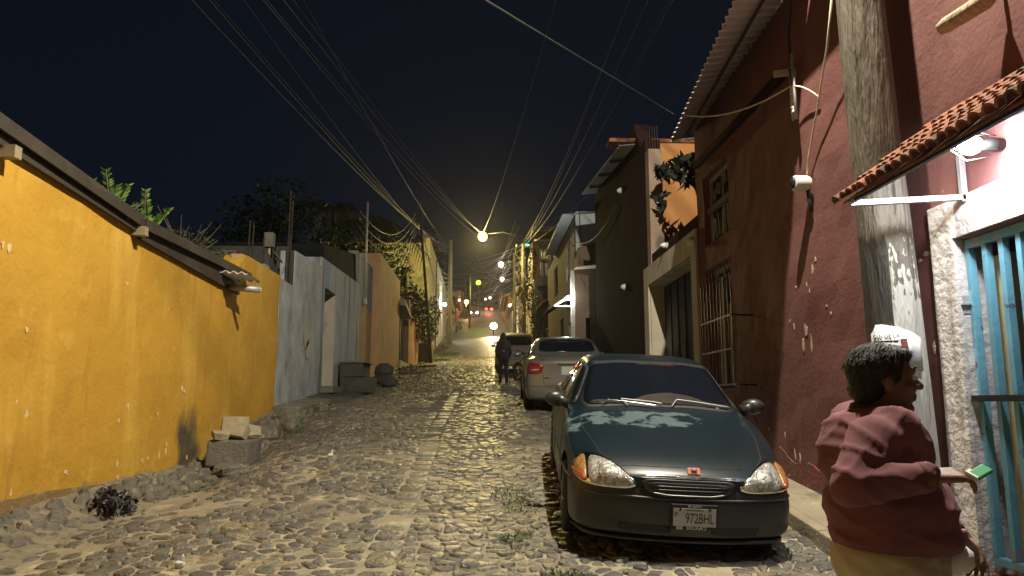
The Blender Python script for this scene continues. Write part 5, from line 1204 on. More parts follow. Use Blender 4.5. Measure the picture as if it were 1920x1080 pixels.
wire(catenary((-.0, 45, 12), (2.1, -6, 8.72), 1.0, 30), .010, M['cable'], 'single cable rising rightward from the brightest street lamp', 'cable', None, 'overhead_cable')
wire(catenary((3.15, 17, 6.2), (2.9, 24, 7.0), .5, 14), .012, M['cable'], 'drooping cable from the maroon wall to the tan house', 'cable', None, 'overhead_cable')
mb = MB(); mb.tube([(2.98+.1, 24, 6.0), (2.98+.1, 24, 7.9)], .05, 8); mb.tube([(3.2, 23.9, 6.4), (3.2, 23.9, 7.9)], .015, 6)
tag(mb.build('service_mast', M['iron'], None, smooth=True), 'dark service mast rising in front of the pale blue gable sheet', 'mast')
wire([(3.08, 23.95, 7.5), (2.9, 23.95, 7.3), (2.82, 23.95, 6.9), (2.95, 23.95, 6.7), (3.08, 23.95, 6.7)], .012, M['cabled'], 'loop of dark cable on the service mast of the tan house')
# ================================================================== cars
def build_car(t, st, mats, arches, kf=.22, kr=.16, bump_z=None, wheel_r=.30, track=.84):
    """loft a car body through stations (front to rear) and return (body, bvh)."""
    def ring(s):
        x, zb, w, zbe, wb, zr, wr, zc = s
        return [(0, zb), (w*.6, zb), (w*.92, zb), (w*.985, zb+.05), (w, zb+.28*(zbe-zb)), (w, zb+.68*(zbe-zb)), (wb+.012, zbe-.05), (wb-.004, zbe), (lerp(wb, wr, .14), lerp(zbe, zr, .12)), (lerp(wb, wr, .55), lerp(zbe, zr, .55)),
                (lerp(wb, wr, .97), lerp(zbe, zr, .93)), (wr-.05, lerp(zr, zc, .35)), (wr*.6, lerp(zr, zc, .8)), (0, zc)]
    NR = 14; v = []; f = []
    xf, xr = st[0][0], st[-1][0]
    def warp(x, y, z):
        q = min(abs(y)/.85, 1.1)
        fx = sm(xf-.75, xf, x); rx = sm(xr+.7, xr, x)
        x2 = x-kf*q**2.4*fx+kr*q**2.6*rx
        if bump_z: x2 += bump_z[1]*exp(-((z-bump_z[0])/bump_z[2])**2)*sm(xf-.25, xf, x) - bump_z[1]*exp(-((z-bump_z[0]-.05)/(bump_z[2]*1.2))**2)*sm(xr+.25, xr, x)
        return (x2, y, z)
    for s in st:
        r = ring(s)
        for y, z in r: v.append(warp(s[0], y, z))
        for y, z in r[1:-1]: v.append(warp(s[0], -y, z))
    K = 2*NR-2
    def vi(k, i, side): # side 0 right(+), 1 mirrored
        if i == 0 or i == NR-1 or side == 0: return k*K+i
        return k*K+NR+i-1
    for k in range(len(st)-1):
        for i in range(NR-1):
            f.append((vi(k, i, 0), vi(k+1, i, 0), vi(k+1, i+1, 0), vi(k, i+1, 0)))
            f.append((vi(k, i+1, 1), vi(k+1, i+1, 1), vi(k+1, i, 1), vi(k, i, 1)))
    for k, fl in ((0, False), (len(st)-1, True)):
        s = st[k]; r = ring(s); nx = 6; rows = []
        for i in range(1, NR-1):
            row = []
            for q in range(nx+1):
                if q == 0: row.append(vi(k, i, 1))
                elif q == nx: row.append(vi(k, i, 0))
                else:
                    y = lerp(-r[i][0], r[i][0], q/nx); zz = r[i][1]
                    if i == 1: zz = r[0][1]
                    v.append(warp(s[0], y, zz+(r[-1][1]-r[i][1])*(1-(2*q/nx-1)**2)*(0 if i < 8 else (i-8)/8))); row.append(len(v)-1)
            rows.append(row)
        for a, b in zip(rows[:-1], rows[1:]):
            for q in range(nx):
                ff = (a[q], a[q+1], b[q+1], b[q]); f.append(ff[::-1] if fl else ff)
        a = rows[0]
        for q in range(nx//2): pass
        b = rows[-1]; c0 = vi(k, NR-1, 0)
        f.append(tuple(b)+(c0,) if not fl else (tuple(b)+(c0,))[::-1])
        c1 = vi(k, 0, 0); f.append((tuple(a)+(c1,))[::-1] if not fl else tuple(a)+(c1,))
    me = bpy.data.meshes.new('body'); me.from_pydata(v, [], f)
    o = link('body', me, None, t, world=False)
    m = o.modifiers.new('s', 'SUBSURF'); m.levels = 2; m.render_levels = 2
    bake(o); bmx = bmesh.new(); bmx.from_mesh(o.data); bmesh.ops.recalc_face_normals(bmx, faces=bmx.faces); bmx.to_mesh(o.data)
    bvh = BVHTree.FromBMesh(bmx); bmx.free()
    # wheel arches
    cut = MB()
    for ax in arches:
        for sd in (-1, 1):
            cut.lathe((ax, sd*.60, wheel_r+.0), [(wheel_r+.065, -.0), (wheel_r+.065, .45*1)] if sd > 0 else [(wheel_r+.065, -.45), (wheel_r+.065, 0)], 28, 'Y')
    co = cut.build('cut', M['black'], None)
    bmx = bmesh.new(); bmx.from_mesh(co.data); bmesh.ops.recalc_face_normals(bmx, faces=bmx.faces); bmx.to_mesh(co.data); bmx.free()
    o.parent = None
    m = o.modifiers.new('b', 'BOOLEAN'); m.object = co; m.operation = 'DIFFERENCE'; m.solver = 'EXACT'
    bake(o); bpy.data.objects.remove(co)
    o.parent = t; o.data.materials.clear(); o.data.materials.append(mats)
    o.data.polygons.foreach_set('use_smooth', [True]*len(o.data.polygons))
    try: o.data.set_sharp_from_angle(angle=radians(38))
    except Exception: pass
    return o, bvh
def split_part(o, test, planes, name, m, t):
    """cut planes into the mesh, then move the faces passing test into a part of their own"""
    bmx = bmesh.new(); bmx.from_mesh(o.data)
    for co, no in planes: bmesh.ops.bisect_plane(bmx, geom=bmx.verts[:]+bmx.edges[:]+bmx.faces[:], plane_co=co, plane_no=no)
    b2 = bmx.copy()
    bmesh.ops.delete(bmx, geom=[f for f in bmx.faces if test(f.calc_center_median())], context='FACES')
    bmesh.ops.delete(b2, geom=[f for f in b2.faces if not test(f.calc_center_median())], context='FACES')
    bmx.to_mesh(o.data); bmx.free(); me = bpy.data.meshes.new(name); b2.to_mesh(me); b2.free()
    me.materials.clear(); me.materials.append(m); me.polygons.foreach_set('use_smooth', [True]*len(me.polygons))
    return link(name, me, m, t, world=False)
DIRS = {'front': lambda a, b: (Vector((4, a, b)), Vector((-1, 0, 0))), 'rear': lambda a, b: (Vector((-4, a, b)), Vector((1, 0, 0))),
        'left': lambda a, b: (Vector((a, 3, b)), Vector((0, -1, 0))), 'right': lambda a, b: (Vector((a, -3, b)), Vector((0, 1, 0))), 'top': lambda a, b: (Vector((a, b, 4)), Vector((0, 0, -1)))}
def shoot(bvh, dr, a, b, off):
    o, d = DIRS[dr](a, b); h = bvh.ray_cast(o, d)
    if h[0] is None: return None
    n = h[1] if h[1].dot(d) < 0 else -h[1]
    return h[0]+n*off
def smooth_poly(P, n=48, k=.25):
    for _ in range(2):
        Q = []
        for i in range(len(P)):
            a, b = P[i], P[(i+1) % len(P)]; Q += [(lerp(a[0], b[0], k), lerp(a[1], b[1], k)), (lerp(a[0], b[0], 1-k), lerp(a[1], b[1], 1-k))]
        P = Q
    return P
def skin_patch(t, bvh, outline, dr, off, m, name, rings=6, k=.2, parent=None, label=None, thick=.004, smoothen=True, dome=0):
    P = smooth_poly(outline, k=k) if smoothen else outline
    # resample
    D = []; tot = 0
    for i in range(len(P)):
        a, b = P[i], P[(i+1) % len(P)]; l = sqrt((a[0]-b[0])**2+(a[1]-b[1])**2); D.append((tot, l, a, b)); tot += l
    n = max(28, int(tot/.035)); Q = []
    for q in range(n):
        s = tot*q/n
        for (s0, l, a, b) in D:
            if s0 <= s <= s0+l+1e-9: Q.append((lerp(a[0], b[0], (s-s0)/max(l, 1e-9)), lerp(a[1], b[1], (s-s0)/max(l, 1e-9)))); break
    cx = sum(p[0] for p in Q)/len(Q); cy = sum(p[1] for p in Q)/len(Q); n = len(Q); mb = MB(); last = None
    for r_ in range(rings+1):
        f_ = 1-r_/(rings+.0) if r_ < rings else .001
        for p in Q:
            a, b = cx+(p[0]-cx)*f_, cy+(p[1]-cy)*f_; h = shoot(bvh, dr, a, b, off+dome*(1-f_*f_))
            if h is None: h = last or Vector((0, 0, .5))
            last = h; mb.v.append(tuple(h))
    for r_ in range(rings):
        for i in range(n): mb.f.append((r_*n+i, r_*n+(i+1) % n, (r_+1)*n+(i+1) % n, (r_+1)*n+i))
    # rim going back into the body gives the patch real thickness
    base = len(mb.v)
    for p in Q:
        h = shoot(bvh, dr, p[0], p[1], -thick) or Vector(mb.v[0]); mb.v.append(tuple(h))
    for i in range(n): mb.f.append((i, base+i, base+(i+1) % n, (i+1) % n))
    me = mb.mesh(name, True); me.materials.append(m)
    bmx = bmesh.new(); bmx.from_mesh(me); bmesh.ops.recalc_face_normals(bmx, faces=bmx.faces)
    o_, d_ = DIRS[dr](cx, cy); s_ = sum((f.normal.dot(d_)*f.calc_area() for f in bmx.faces))
    if s_ > 0: bmesh.ops.reverse_faces(bmx, faces=bmx.faces)
    bmx.to_mesh(me); bmx.free()
    o = link(name, me, m, parent or t, world=False)
    if label: o['label'] = label
    return o
def seam(t, bvh, pts, dr, m, name='panel_gap', r=.004, off=.0, closed=False, parent=None, n=6):
    out = []
    for i in range(len(pts)-1):
        for q in range(n):
            h = shoot(bvh, dr, lerp(pts[i][0], pts[i+1][0], q/n), lerp(pts[i][1], pts[i+1][1], q/n), off)
            if h: out.append(h)
    h = shoot(bvh, dr, *pts[-1], off)
    if h: out.append(h)
    if len(out) < 2: return
    mb = MB(); mb.tube(out, r, 5); me = mb.mesh(name, True); return link(name, me, m, parent or t, world=False)
def wheel(t, x, y, r, w, label=None):
    s = 1 if y > 0 else -1; mb = MB()
    mb.lathe((x, y, r), [(r*.62, -w/2), (r*.9, -w/2), (r*.985, -w/2+.02), (r, -w/4), (r, w/4), (r*.985, w/2-.02), (r*.9, w/2), (r*.62, w/2)], 32, 'Y')
    wo = link('wheel', mb.mesh('wheel', True), M['tyre'], t, world=False)
    try: wo.data.set_sharp_from_angle(angle=radians(30))
    except Exception: pass
    mb = MB(); yo = y+s*(w/2-.015)
    mb.lathe((x, yo, r), [(r*.66, -.02), (r*.66, .012), (r*.60, .012), (r*.56, -.01)] if s > 0 else [(r*.56, .01), (r*.60, -.012), (r*.66, -.012), (r*.66, .02)], 28, 'Y')
    mb.lathe((x, yo-s*.03, r), [(r*.6, -.005), (r*.6, .005)], 28, 'Y')
    for k in range(5):
        a = 2*pi*k/5; mb.beam((x+cos(a)*.03, yo+s*.005, r+sin(a)*.03), (x+cos(a)*r*.6, yo, r+sin(a)*r*.6), .045, .02)
    mb.lathe((x, yo, r), [(.045, -.02), (.045, .018)] , 12, 'Y')
    link('rim', mb.mesh('rim', False), M['alloy'], wo, world=False)
def mirror_side(a, dr): return a

# hood wear: chalky clearcoat patches near the cowl, kept in the bonnet's own coordinates
def wear(m):
    nt = m.node_tree; N = nt.nodes; L = nt.links; b = N['Principled BSDF']; src = b.inputs['Base Color'].links[0].from_socket
    tc = N.new('ShaderNodeTexCoord'); sp = N.new('ShaderNodeSeparateXYZ'); L.new(tc.outputs['Object'], sp.inputs[0])
    def mr(s, a, c, ta=0, tb=1):
        r = N.new('ShaderNodeMapRange'); r.interpolation_type = 'SMOOTHSTEP'; r.inputs['From Min'].default_value = a; r.inputs['From Max'].default_value = c; r.inputs['To Min'].default_value = ta; r.inputs['To Max'].default_value = tb; L.new(s, r.inputs['Value']); return r.outputs[0]
    def mul(a, c, op='MULTIPLY'):
        q = N.new('ShaderNodeMath'); q.operation = op; L.new(a, q.inputs[0])
        if isinstance(c, float): q.inputs[1].default_value = c
        else: L.new(c, q.inputs[1])
        return q.outputs[0]
    n = N.new('ShaderNodeTexNoise'); n.inputs['Scale'].default_value = 6.5; n.inputs['Detail'].default_value = 7; n.inputs['Roughness'].default_value = .6
    mp = N.new('ShaderNodeMapping'); mp.inputs['Location'].default_value = (2.15, .62, 3.3); mp.inputs['Scale'].default_value = (1, .8, 1); L.new(tc.outputs['Object'], mp.inputs[0]); L.new(mp.outputs[0], n.inputs['Vector'])
    reg = mul(mul(mr(sp.outputs[0], 1.38, 1.16), mr(sp.outputs[0], .92, 1.0)), mul(mr(sp.outputs[1], .40, .05), mr(sp.outputs[2], .70, .76)))
    k = mul(n.outputs[0], mul(reg, .17), 'ADD'); f = mul(mr(k, .59, .68), mr(sp.outputs[2], .72, .76))
    f = mul(f, mr(reg, 0.02, .2))
    x = N.new('ShaderNodeMix'); x.data_type = 'RGBA'; L.new(f, x.inputs['Factor']); L.new(src, x.inputs[6]); x.inputs[7].default_value = (.055, .085, .095, 1); L.new(x.outputs[2], b.inputs['Base Color'])
    L.new(mr(f, 0, 1, .36, .75), b.inputs['Roughness'])
wear(M['hood'])

# ---- dark teal car, foreground
slope = atan2(prof(9)-prof(6), 3)
def place(name, label, cat, x, y, heading, group=None, z=None):
    return thing(name, label, cat, (x, y, (prof(y) if z is None else z)), (0, 0, heading), group)
c1x, c1y = 1.555, 7.42
c1 = thing('parked_car', 'dark teal sedan with worn bonnet and dark grey bumper, nearest the camera', 'car', (c1x, c1y, prof(c1y)+.005), (radians(-2.4), slope, radians(-90-3.4)), 'cars parked along the right wall')
ST1 = [(2.08, .20, .72, .52, .69, .575, .55, .60), (2.055, .175, .775, .55, .73, .60, .60, .635), (1.93, .16, .81, .60, .76, .67, .63, .70), (1.70, .16, .835, .67, .79, .735, .65, .765), (1.30, .16, .847, .77, .81, .82, .66, .85), (.98, .16, .847, .84, .815, .885, .665, .925), (.90, .16, .847, .86, .815, .91, .665, .945),
       (.55, .16, .847, .885, .81, 1.10, .63, 1.145), (.16, .16, .847, .90, .805, 1.29, .585, 1.335), (.02, .16, .847, .905, .80, 1.33, .58, 1.368), (-.45, .16, .847, .92, .80, 1.35, .58, 1.388), (-.95, .16, .847, .935, .795, 1.31, .575, 1.35), (-1.50, .17, .845, .95, .79, 1.02, .63, 1.05), (-1.62, .18, .843, .95, .785, .985, .64, 1.01), (-1.92, .20, .83, .93, .77, .96, .63, .985), (-2.06, .25, .80, .85, .745, .90, .60, .92), (-2.10, .30, .74, .78, .70, .82, .55, .84)]
b1, bv1 = build_car(c1, ST1, M['hood'], (1.33, -1.29), kf=.22, kr=.18, bump_z=(.36, .035, .14), wheel_r=.285)
ZS = .515
split_part(b1, lambda c: c.x > 1.62 and c.z < ZS and c.z > .1, [((0, 0, ZS), (0, 0, 1)), ((1.62, 0, 0), (1, 0, 0))], 'front_bumper', M['bumper'], c1)
for s in (-1, 1):
    for ax in (1.33, -1.29): wheel(c1, ax, s*.755, .285, .17)
    O = [(.345, .535), (.42, .505), (.60, .502), (.74, .515), (.80, .56), (.775, .64), (.70, .688), (.60, .69), (.50, .655), (.40, .59)]
    hl = skin_patch(c1, bv1, [(s*a, b) for a, b in O], 'front', .012, M['chrome'], 'headlight', 6, dome=.0)
    O2 = [(.365, .54), (.43, .517), (.60, .514), (.685, .520), (.685, .672), (.60, .678), (.50, .645), (.41, .588)]
    skin_patch(c1, bv1, [(s*a, b) for a, b in O2], 'front', .016, M['lens'], 'lens', 6, parent=hl, dome=.010)
    O3 = [(.700, .522), (.735, .528), (.785, .565), (.762, .635), (.72, .668), (.700, .674)]
    skin_patch(c1, bv1, [(s*a, b) for a, b in O3], 'front', .018, M['amber'], 'indicator', 6, parent=hl, dome=.008)
    O4 = [(.705, .524), (.735, .531), (.783, .565), (.778, .583), (.705, .556)]
    skin_patch(c1, bv1, [(s*a, b) for a, b in O4], 'front', .027, M['orangelens'], 'side_marker', 4, parent=hl)
    C = [(s*(.545+.068*cos(2*pi*k/14)), .59+.062*sin(2*pi*k/14)) for k in range(14)]
    skin_patch(c1, bv1, C, 'front', .030, M['reflector'], 'reflector', 7, parent=hl, dome=.02, smoothen=False)
    # side glass
    d_ = 'left' if s > 0 else 'right'
    sw_ = skin_patch(c1, bv1, [(.72, .93), (.20, 1.265), (-.28, 1.315), (-.30, .955)], d_, .004, M['black'], 'side_window', 8, k=.10)
    skin_patch(c1, bv1, [(.66, .945), (.19, 1.245), (-.25, 1.29), (-.27, .97)], d_, .008, M['glass'], 'pane', 8, k=.12, parent=sw_)
    sw_ = skin_patch(c1, bv1, [(-.37, .96), (-.35, 1.315), (-.84, 1.27), (-1.28, 1.03), (-1.2, .985)], d_, .004, M['black'], 'side_window', 8, k=.10)
    skin_patch(c1, bv1, [(-.40, .975), (-.38, 1.29), (-.82, 1.245), (-1.22, 1.03), (-1.16, .995)], d_, .008, M['glass'], 'pane', 8, k=.12, parent=sw_)
    seam(c1, bv1, [(.86, .88), (.86, .45), (.80, .22), (-.30, .22), (-.32, .92)], d_, M['black'])
    seam(c1, bv1, [(-.34, .92), (-.34, .22), (-.90, .25), (-.98, .62), (-1.2, .95)], d_, M['black'])
    seam(c1, bv1, [(1.72, .50), (.9, .52), (-1.7, .55)], d_, M['black'], 'rub_strip', r=.010)
    # mirror
    mb = MB(); mb.ball((.60, s*.885, .98), (.065, .105, .072), 14, 10, Matrix.Rotation(-s*.25, 3, 'Z') @ Matrix.Rotation(s*.12, 3, 'X')); mb.hexa([(.56, s*.79, .90), (.68, s*.79, .90), (.64, s*.90, .95), (.56, s*.90, .95), (.56, s*.77, .98), (.68, s*.77, .98), (.64, s*.90, 1.03), (.56, s*.90, 1.03)])
    mo = link('wing_mirror', mb.mesh('wing_mirror', True), M['bumper'], c1, world=False)
    mb = MB(); mb.lathe((.54, s*.885, .98), [(.07, 0), (.06, -.012)], 14, 'X'); link('mirror_glass', mb.mesh('mg'), M['glass'], mo, world=False)
    seam(c1, bv1, [(.96, s*.705), (1.3, s*.685), (1.75, s*.60), (2.0, s*.47)], 'top', M['black'], r=.005)
ws = skin_patch(c1, bv1, [(-.70, .935), (-.585, 1.30), (-.3, 1.33), (.3, 1.33), (.585, 1.30), (.70, .935), (.3, .965), (-.3, .965)], 'front', .004, M['black'], 'windscreen', 12, k=.10)
skin_patch(c1, bv1, [(-.665, .955), (-.555, 1.275), (-.3, 1.305), (.3, 1.305), (.555, 1.275), (.665, .955), (.3, .985), (-.3, .985)], 'front', .008, M['glass'], 'pane', 12, k=.12, parent=ws)
skin_patch(c1, bv1, [(-.62, .962), (-.55, 1.0), (-.25, 1.0), (-.10, 1.05), (.10, 1.075), (.30, 1.05), (.42, 1.01), (.62, .99), (.64, .962), (.3, .99), (-.3, .99)], 'front', .0095, mat('brown_dash_cloth', (.030, .022, .016), (.016, .012, .010), 9, .9), 'dashboard_cloth', 5, k=.15, parent=ws)
rg = skin_patch(c1, bv1, [(-1.42, -.54), (-.98, -.50), (-.98, .50), (-1.42, .54)], 'top', .006, M['glass'], 'rear_window', 8, k=.12)
for pts in ([(-.28, .955), (-.33, 1.0), (-.05, .985), (.02, .975)], [(.10, .96), (.16, 1.01), (.34, .995), (.60, .965)]):
    seam(c1, bv1, pts, 'front', M['steel'], 'wiper', r=.006, off=.026)
seam(c1, bv1, [(-.50, .955), (-.44, .985), (-.26, .975), (-.0, .955)], 'front', M['chrome'], 'wiper', r=.006, off=.03)
seam(c1, bv1, [(-.655, .62), (-.4, .655), (0, .66), (.4, .655)], 'front', M['black'], r=.004)
gr1 = skin_patch(c1, bv1, [(-.335, .588), (.335, .588), (.30, .505), (.20, .47), (-.20, .47), (-.30, .505)], 'front', .014, M['bumper'], 'grille', 6, k=.12)
skin_patch(c1, bv1, [(-.295, .566), (.295, .566), (.265, .512), (.18, .49), (-.18, .49), (-.265, .512)], 'front', .017, M['black'], 'grille_mesh', 4, k=.12, parent=gr1)
seam(c1, bv1, [(-.33, .592), (0, .598), (.33, .592)], 'front', M['chrome'], 'grille_trim', r=.005, off=.016, parent=gr1, n=10)
for z in (.515, .54):
    seam(c1, bv1, [(-.25, z), (.25, z)], 'front', M['bumper'], 'grille_bar', r=.005, off=.018, parent=gr1, n=10)
seam(c1, bv1, [(-.25, .495), (-.15, .482), (.15, .482), (.25, .495)], 'front', M['alloy'], 'grille_trim', r=.004, off=.018, parent=gr1)
# lower intake, lip and seams in the bumper
skin_patch(c1, bv1, [(-.50, .275), (-.12, .275), (-.12, .215), (-.47, .215)], 'front', .002, M['black'], 'intake', 4, k=.12)
skin_patch(c1, bv1, [(.16, .275), (.52, .275), (.49, .215), (.16, .215)], 'front', .002, M['black'], 'intake', 4, k=.12)
def sweep(name, z, off, hw, hh, m, y1=.80, t=c1, bv=bv1):
    mb = MB(); pts = []
    for q in range(25):
        y = lerp(-y1, y1, q/24); h = shoot(bv, 'front', y, z, off)
        if h: pts.append(h)
    n = len(pts)
    for h in pts: mb.v += [(h.x-hw, h.y, h.z-hh), (h.x, h.y, h.z-hh*.6), (h.x, h.y, h.z+hh*.6), (h.x-hw, h.y, h.z+hh)]
    for i in range(n-1):
        for a in range(4): mb.f.append((i*4+a, i*4+(a+1) % 4, (i+1)*4+(a+1) % 4, (i+1)*4+a))
    mb.f.append((0, 1, 2, 3)); mb.f.append(tuple((n-1)*4+a for a in (3, 2, 1, 0)))
    return link(name, mb.mesh(name, True), m, t, world=False)
sweep('front_lip', .185, .030, .06, .018, M['bumper'], .78)
sweep('bumper_moulding', .455, .010, .03, .010, M['bumper'], .79)
# emblem, plate
h = shoot(bv1, 'front', .04, .635, .012)
mb = MB(); mb.obox(h, (.006, .045, .025), Matrix.Rotation(-.5, 3, 'Y')); em = link('emblem', mb.mesh('emblem'), mat('faded_red_badge', (.55, .11, .07), (.6, .3, .2), 40, .5), c1, world=False)
mv = em.modifiers.new('bv', 'BEVEL'); mv.width = .005; mv.segments = 2
for yy in (-.016, .016):
    mb = MB(); hh = h+Vector((.012, 0, 0)); mb.obox((hh.x-.002, hh.y+yy, hh.z+.006), (.003, .003, .012), Matrix.Rotation(-.5, 3, 'Y')); link('emblem_stroke', mb.mesh('e'), M['plateb'], em, world=False)
mb = MB(); mb.obox((h.x+.010, h.y, h.z+.006), (.003, .014, .003), Matrix.Rotation(-.5, 3, 'Y')); link('emblem_stroke', mb.mesh('e'), M['plateb'], em, world=False)
h = shoot(bv1, 'front', .10, .335, .012); px = h.x+.012; pyc, pzc = .035, .345
mb = MB(); mb.box((px-.012, pyc-.165, pzc-.087), (px, pyc+.165, pzc+.087)); pf = link('plate_frame', mb.mesh('pf'), M['black'], c1, world=False); mv = pf.modifiers.new('bv', 'BEVEL'); mv.width = .008; mv.segments = 2
mb = MB(); mb.box((px, pyc-.148, pzc-.062), (px+.003, pyc+.148, pzc+.060)); pt = link('licence_plate', mb.mesh('pt'), M['plate'], c1, world=False)
def ptext(s_, size, y, z, m, sx=1., sh=0, name='plate_lettering'):
    me = text_mesh(s_, size, .0006, shear=sh)
    for v in me.vertices: v.co = Vector((px+.0045+v.co.z, pyc+y+v.co.x*sx, pzc+z+v.co.y))
    link(name, me, m, pt, world=False)
ptext('972BHL', .098, .035, -.010, M['plateb'], .62)
ptext('P', .05, -.128, .012, M['plateb'], .8)
ptext('SKUNK2', .030, .01, -.0745, M['white'], 1.25, .25, 'frame_lettering')
ptext('MI  PARTYE', .020, .0, .072, M['white'], .9, 0, 'frame_lettering')
ptext('CENTROAMERICA', .017, .0, .048, M['plateb'], .9)
mb = MB(); mb.box((px+.0005, pyc-.125, pzc-.085), (px+.002, pyc-.082, pzc-.064)); link('frame_patch', mb.mesh('fp'), M['plate'], pt, world=False)
for yy in (-.10, .105):
    mb = MB(); mb.obox((px+.004, pyc+yy, pzc+.052), (.002, .006, .010)); link('plate_bolt', mb.mesh('bolt'), M['black'], pt, world=False)
h = shoot(bv1, 'front', -.48, .40, .004)

# ---- silver sedan, seen from behind
ST2 = [(2.13, .25, .70, .52, .66, .60, .55, .63), (2.08, .2, .77, .58, .73, .67, .60, .70), (1.7, .18, .84, .72, .79, .80, .66, .83), (1.15, .18, .85, .86, .82, .93, .68, .96), (1.05, .18, .85, .88, .82, .95, .68, .99), (.35, .18, .85, .93, .81, 1.32, .60, 1.37), (.1, .18, .85, .94, .81, 1.40, .59, 1.445), (-.5, .18, .85, .95, .81, 1.42, .59, 1.47), (-1.0, .18, .85, .97, .80, 1.39, .59, 1.435),
       (-1.50, .2, .85, 1.0, .80, 1.11, .66, 1.14), (-1.62, .2, .85, 1.01, .79, 1.07, .67, 1.10), (-2.0, .22, .84, 1.0, .78, 1.05, .67, 1.085), (-2.12, .24, .82, .93, .76, 1.0, .65, 1.03), (-2.17, .28, .76, .86, .72, .93, .62, .95)]
s2 = atan2(prof(17)-prof(14.5), 2.5)
c2 = thing('parked_car', 'silver sedan seen from behind with red tail lights, second in the row', 'car', (1.73, 16.35, prof(16.35)), (0, -s2, radians(90-1.5)), 'cars parked along the right wall')
b2, bv2 = build_car(c2, ST2, M['silver'], (1.3, -1.25), kf=.24, kr=.16, bump_z=(.42, .04, .17), wheel_r=.30)
def rear_kit(c, bv, tl, rw, zpl, sidew, mdoor=True, tlm=M['redlens'], plate=True, strip=.50):
    for s in (-1, 1):
        tl_ = skin_patch(c, bv, [(s*a, b) for a, b in tl], 'rear', .012, tlm, 'tail_light', 6, dome=.006, k=.12)
        cx = sum(a for a, b in tl)/len(tl); cz = sum(b for a, b in tl)/len(tl)
        skin_patch(c, bv, [(s*(cx-.06), cz-.055), (s*(cx+.08), cz-.06), (s*(cx+.08), cz-.03), (s*(cx-.06), cz-.02)], 'rear', .021, M['lens'], 'reversing_lens', 3, parent=tl_)
        d_ = 'left' if s > 0 else 'right'
        for W_ in sidew: skin_patch(c, bv, W_, d_, .006, M['glass'], 'side_window', 7, k=.12)
        for ax in (1.3, -1.25): wheel(c, ax, s*.765, .30, .18)
        mb = MB(); mb.ball((.72, s*.95, 1.06), (.06, .10, .07), 12, 8); mb.beam((.72, s*.80, 1.0), (.72, s*.9, 1.04), .04, .04); link('wing_mirror', mb.mesh('wm', True), b_mat, c, world=False)
        if mdoor: seam(c, bv, [(-.30, .95), (-.32, .25), (-.85, .28), (-1.0, .62), (-1.25, 1.0)], d_, M['black'])
        if mdoor: seam(c, bv, [(.85, .9), (.85, .3), (-.25, .25), (-.27, .95)], d_, M['black'])
    rwf = skin_patch(c, bv, rw, 'rear', .004, M['black'], 'rear_window', 9, k=.12)
    cx = 0; cz = sum(b for a, b in rw)/len(rw); skin_patch(c, bv, [(a*.95, cz+(b-cz)*.90) for a, b in rw], 'rear', .008, M['glass'], 'pane', 9, k=.12, parent=rwf)
    if plate:
        h = shoot(bv, 'rear', 0, zpl, .006); mb = MB(); mb.box((h.x-.006, -.17, zpl-.075), (h.x+.05, .17, zpl+.075)); link('licence_plate', mb.mesh('lp'), M['plate'], c, world=False)
        seam(c, bv, [(-.24, zpl+.12), (.24, zpl+.12)], 'rear', M['black'], 'handle_strip', r=.014)
    seam(c, bv, [(-.56, .95), (-.50, strip+.06), (-.46, strip+.02), (.46, strip+.02), (.50, strip+.06), (.56, .95)], 'rear', M['black'], r=.005)
    seam(c, bv, [(-.80, strip), (-.4, strip-.01), (.4, strip-.01), (.80, strip)], 'rear', M['black'], r=.006)
b_mat = M['silver']
rear_kit(c2, bv2, [(.50, .86), (.57, .74), (.80, .735), (.80, .90), (.74, .955), (.56, .92)], [(-.58, 1.135), (-.54, 1.36), (-.3, 1.40), (.3, 1.40), (.54, 1.36), (.58, 1.135)], .80, [[(.80, 1.0), (.36, 1.29), (-.20, 1.37), (-.22, 1.0)], [(-.28, 1.0), (-.26, 1.37), (-.85, 1.34), (-1.3, 1.1), (-1.25, 1.03)]])
for y, z, w in ((.52, 1.0, .05), (.44, .66, .05)):
    h = shoot(bv2, 'rear', y, z, .003); mb = MB(); mb.obox(h, (.004, w, .010)); link('badge', mb.mesh('bd'), M['black'], c2, world=False)
sp = [shoot(bv2, 'rear', lerp(-.6, .6, q/10), 1.385, .02) for q in range(11)]; mb = MB(); mb.tube([Vector((p.x-.02, p.y, p.z+.02)) for p in sp if p], .012, 6); link('roof_spoiler', mb.mesh('sp', True), M['silver'], c2, world=False)

# ---- dark hatchback further up, seen from behind
ST3 = [(2.0, .3, .72, .60, .68, .70, .58, .74), (1.95, .26, .80, .68, .76, .80, .64, .84), (1.4, .26, .86, .88, .83, .96, .70, 1.0), (.95, .26, .87, .97, .84, 1.05, .70, 1.08), (.30, .26, .87, 1.02, .83, 1.50, .64, 1.55), (.0, .26, .87, 1.03, .83, 1.57, .64, 1.62), (-.9, .26, .87, 1.05, .82, 1.58, .64, 1.64), (-1.55, .26, .87, 1.06, .82, 1.52, .63, 1.57), (-1.75, .27, .87, 1.05, .81, 1.42, .63, 1.46), (-1.93, .28, .86, .99, .80, 1.06, .70, 1.10), (-2.0, .32, .82, .90, .77, .98, .68, 1.0)]
s3 = atan2(prof(33)-prof(30), 3)
c3 = thing('parked_car', 'dusty grey brown hatchback behind the walking figure, third in the row', 'car', (1.42, 32.3, prof(32.3)), (0, -s3, radians(90)), 'cars parked along the right wall')
b3, bv3 = build_car(c3, ST3, M['darkcar'], (1.3, -1.25), kf=.2, kr=.10, wheel_r=.32)
b_mat = M['darkcar']
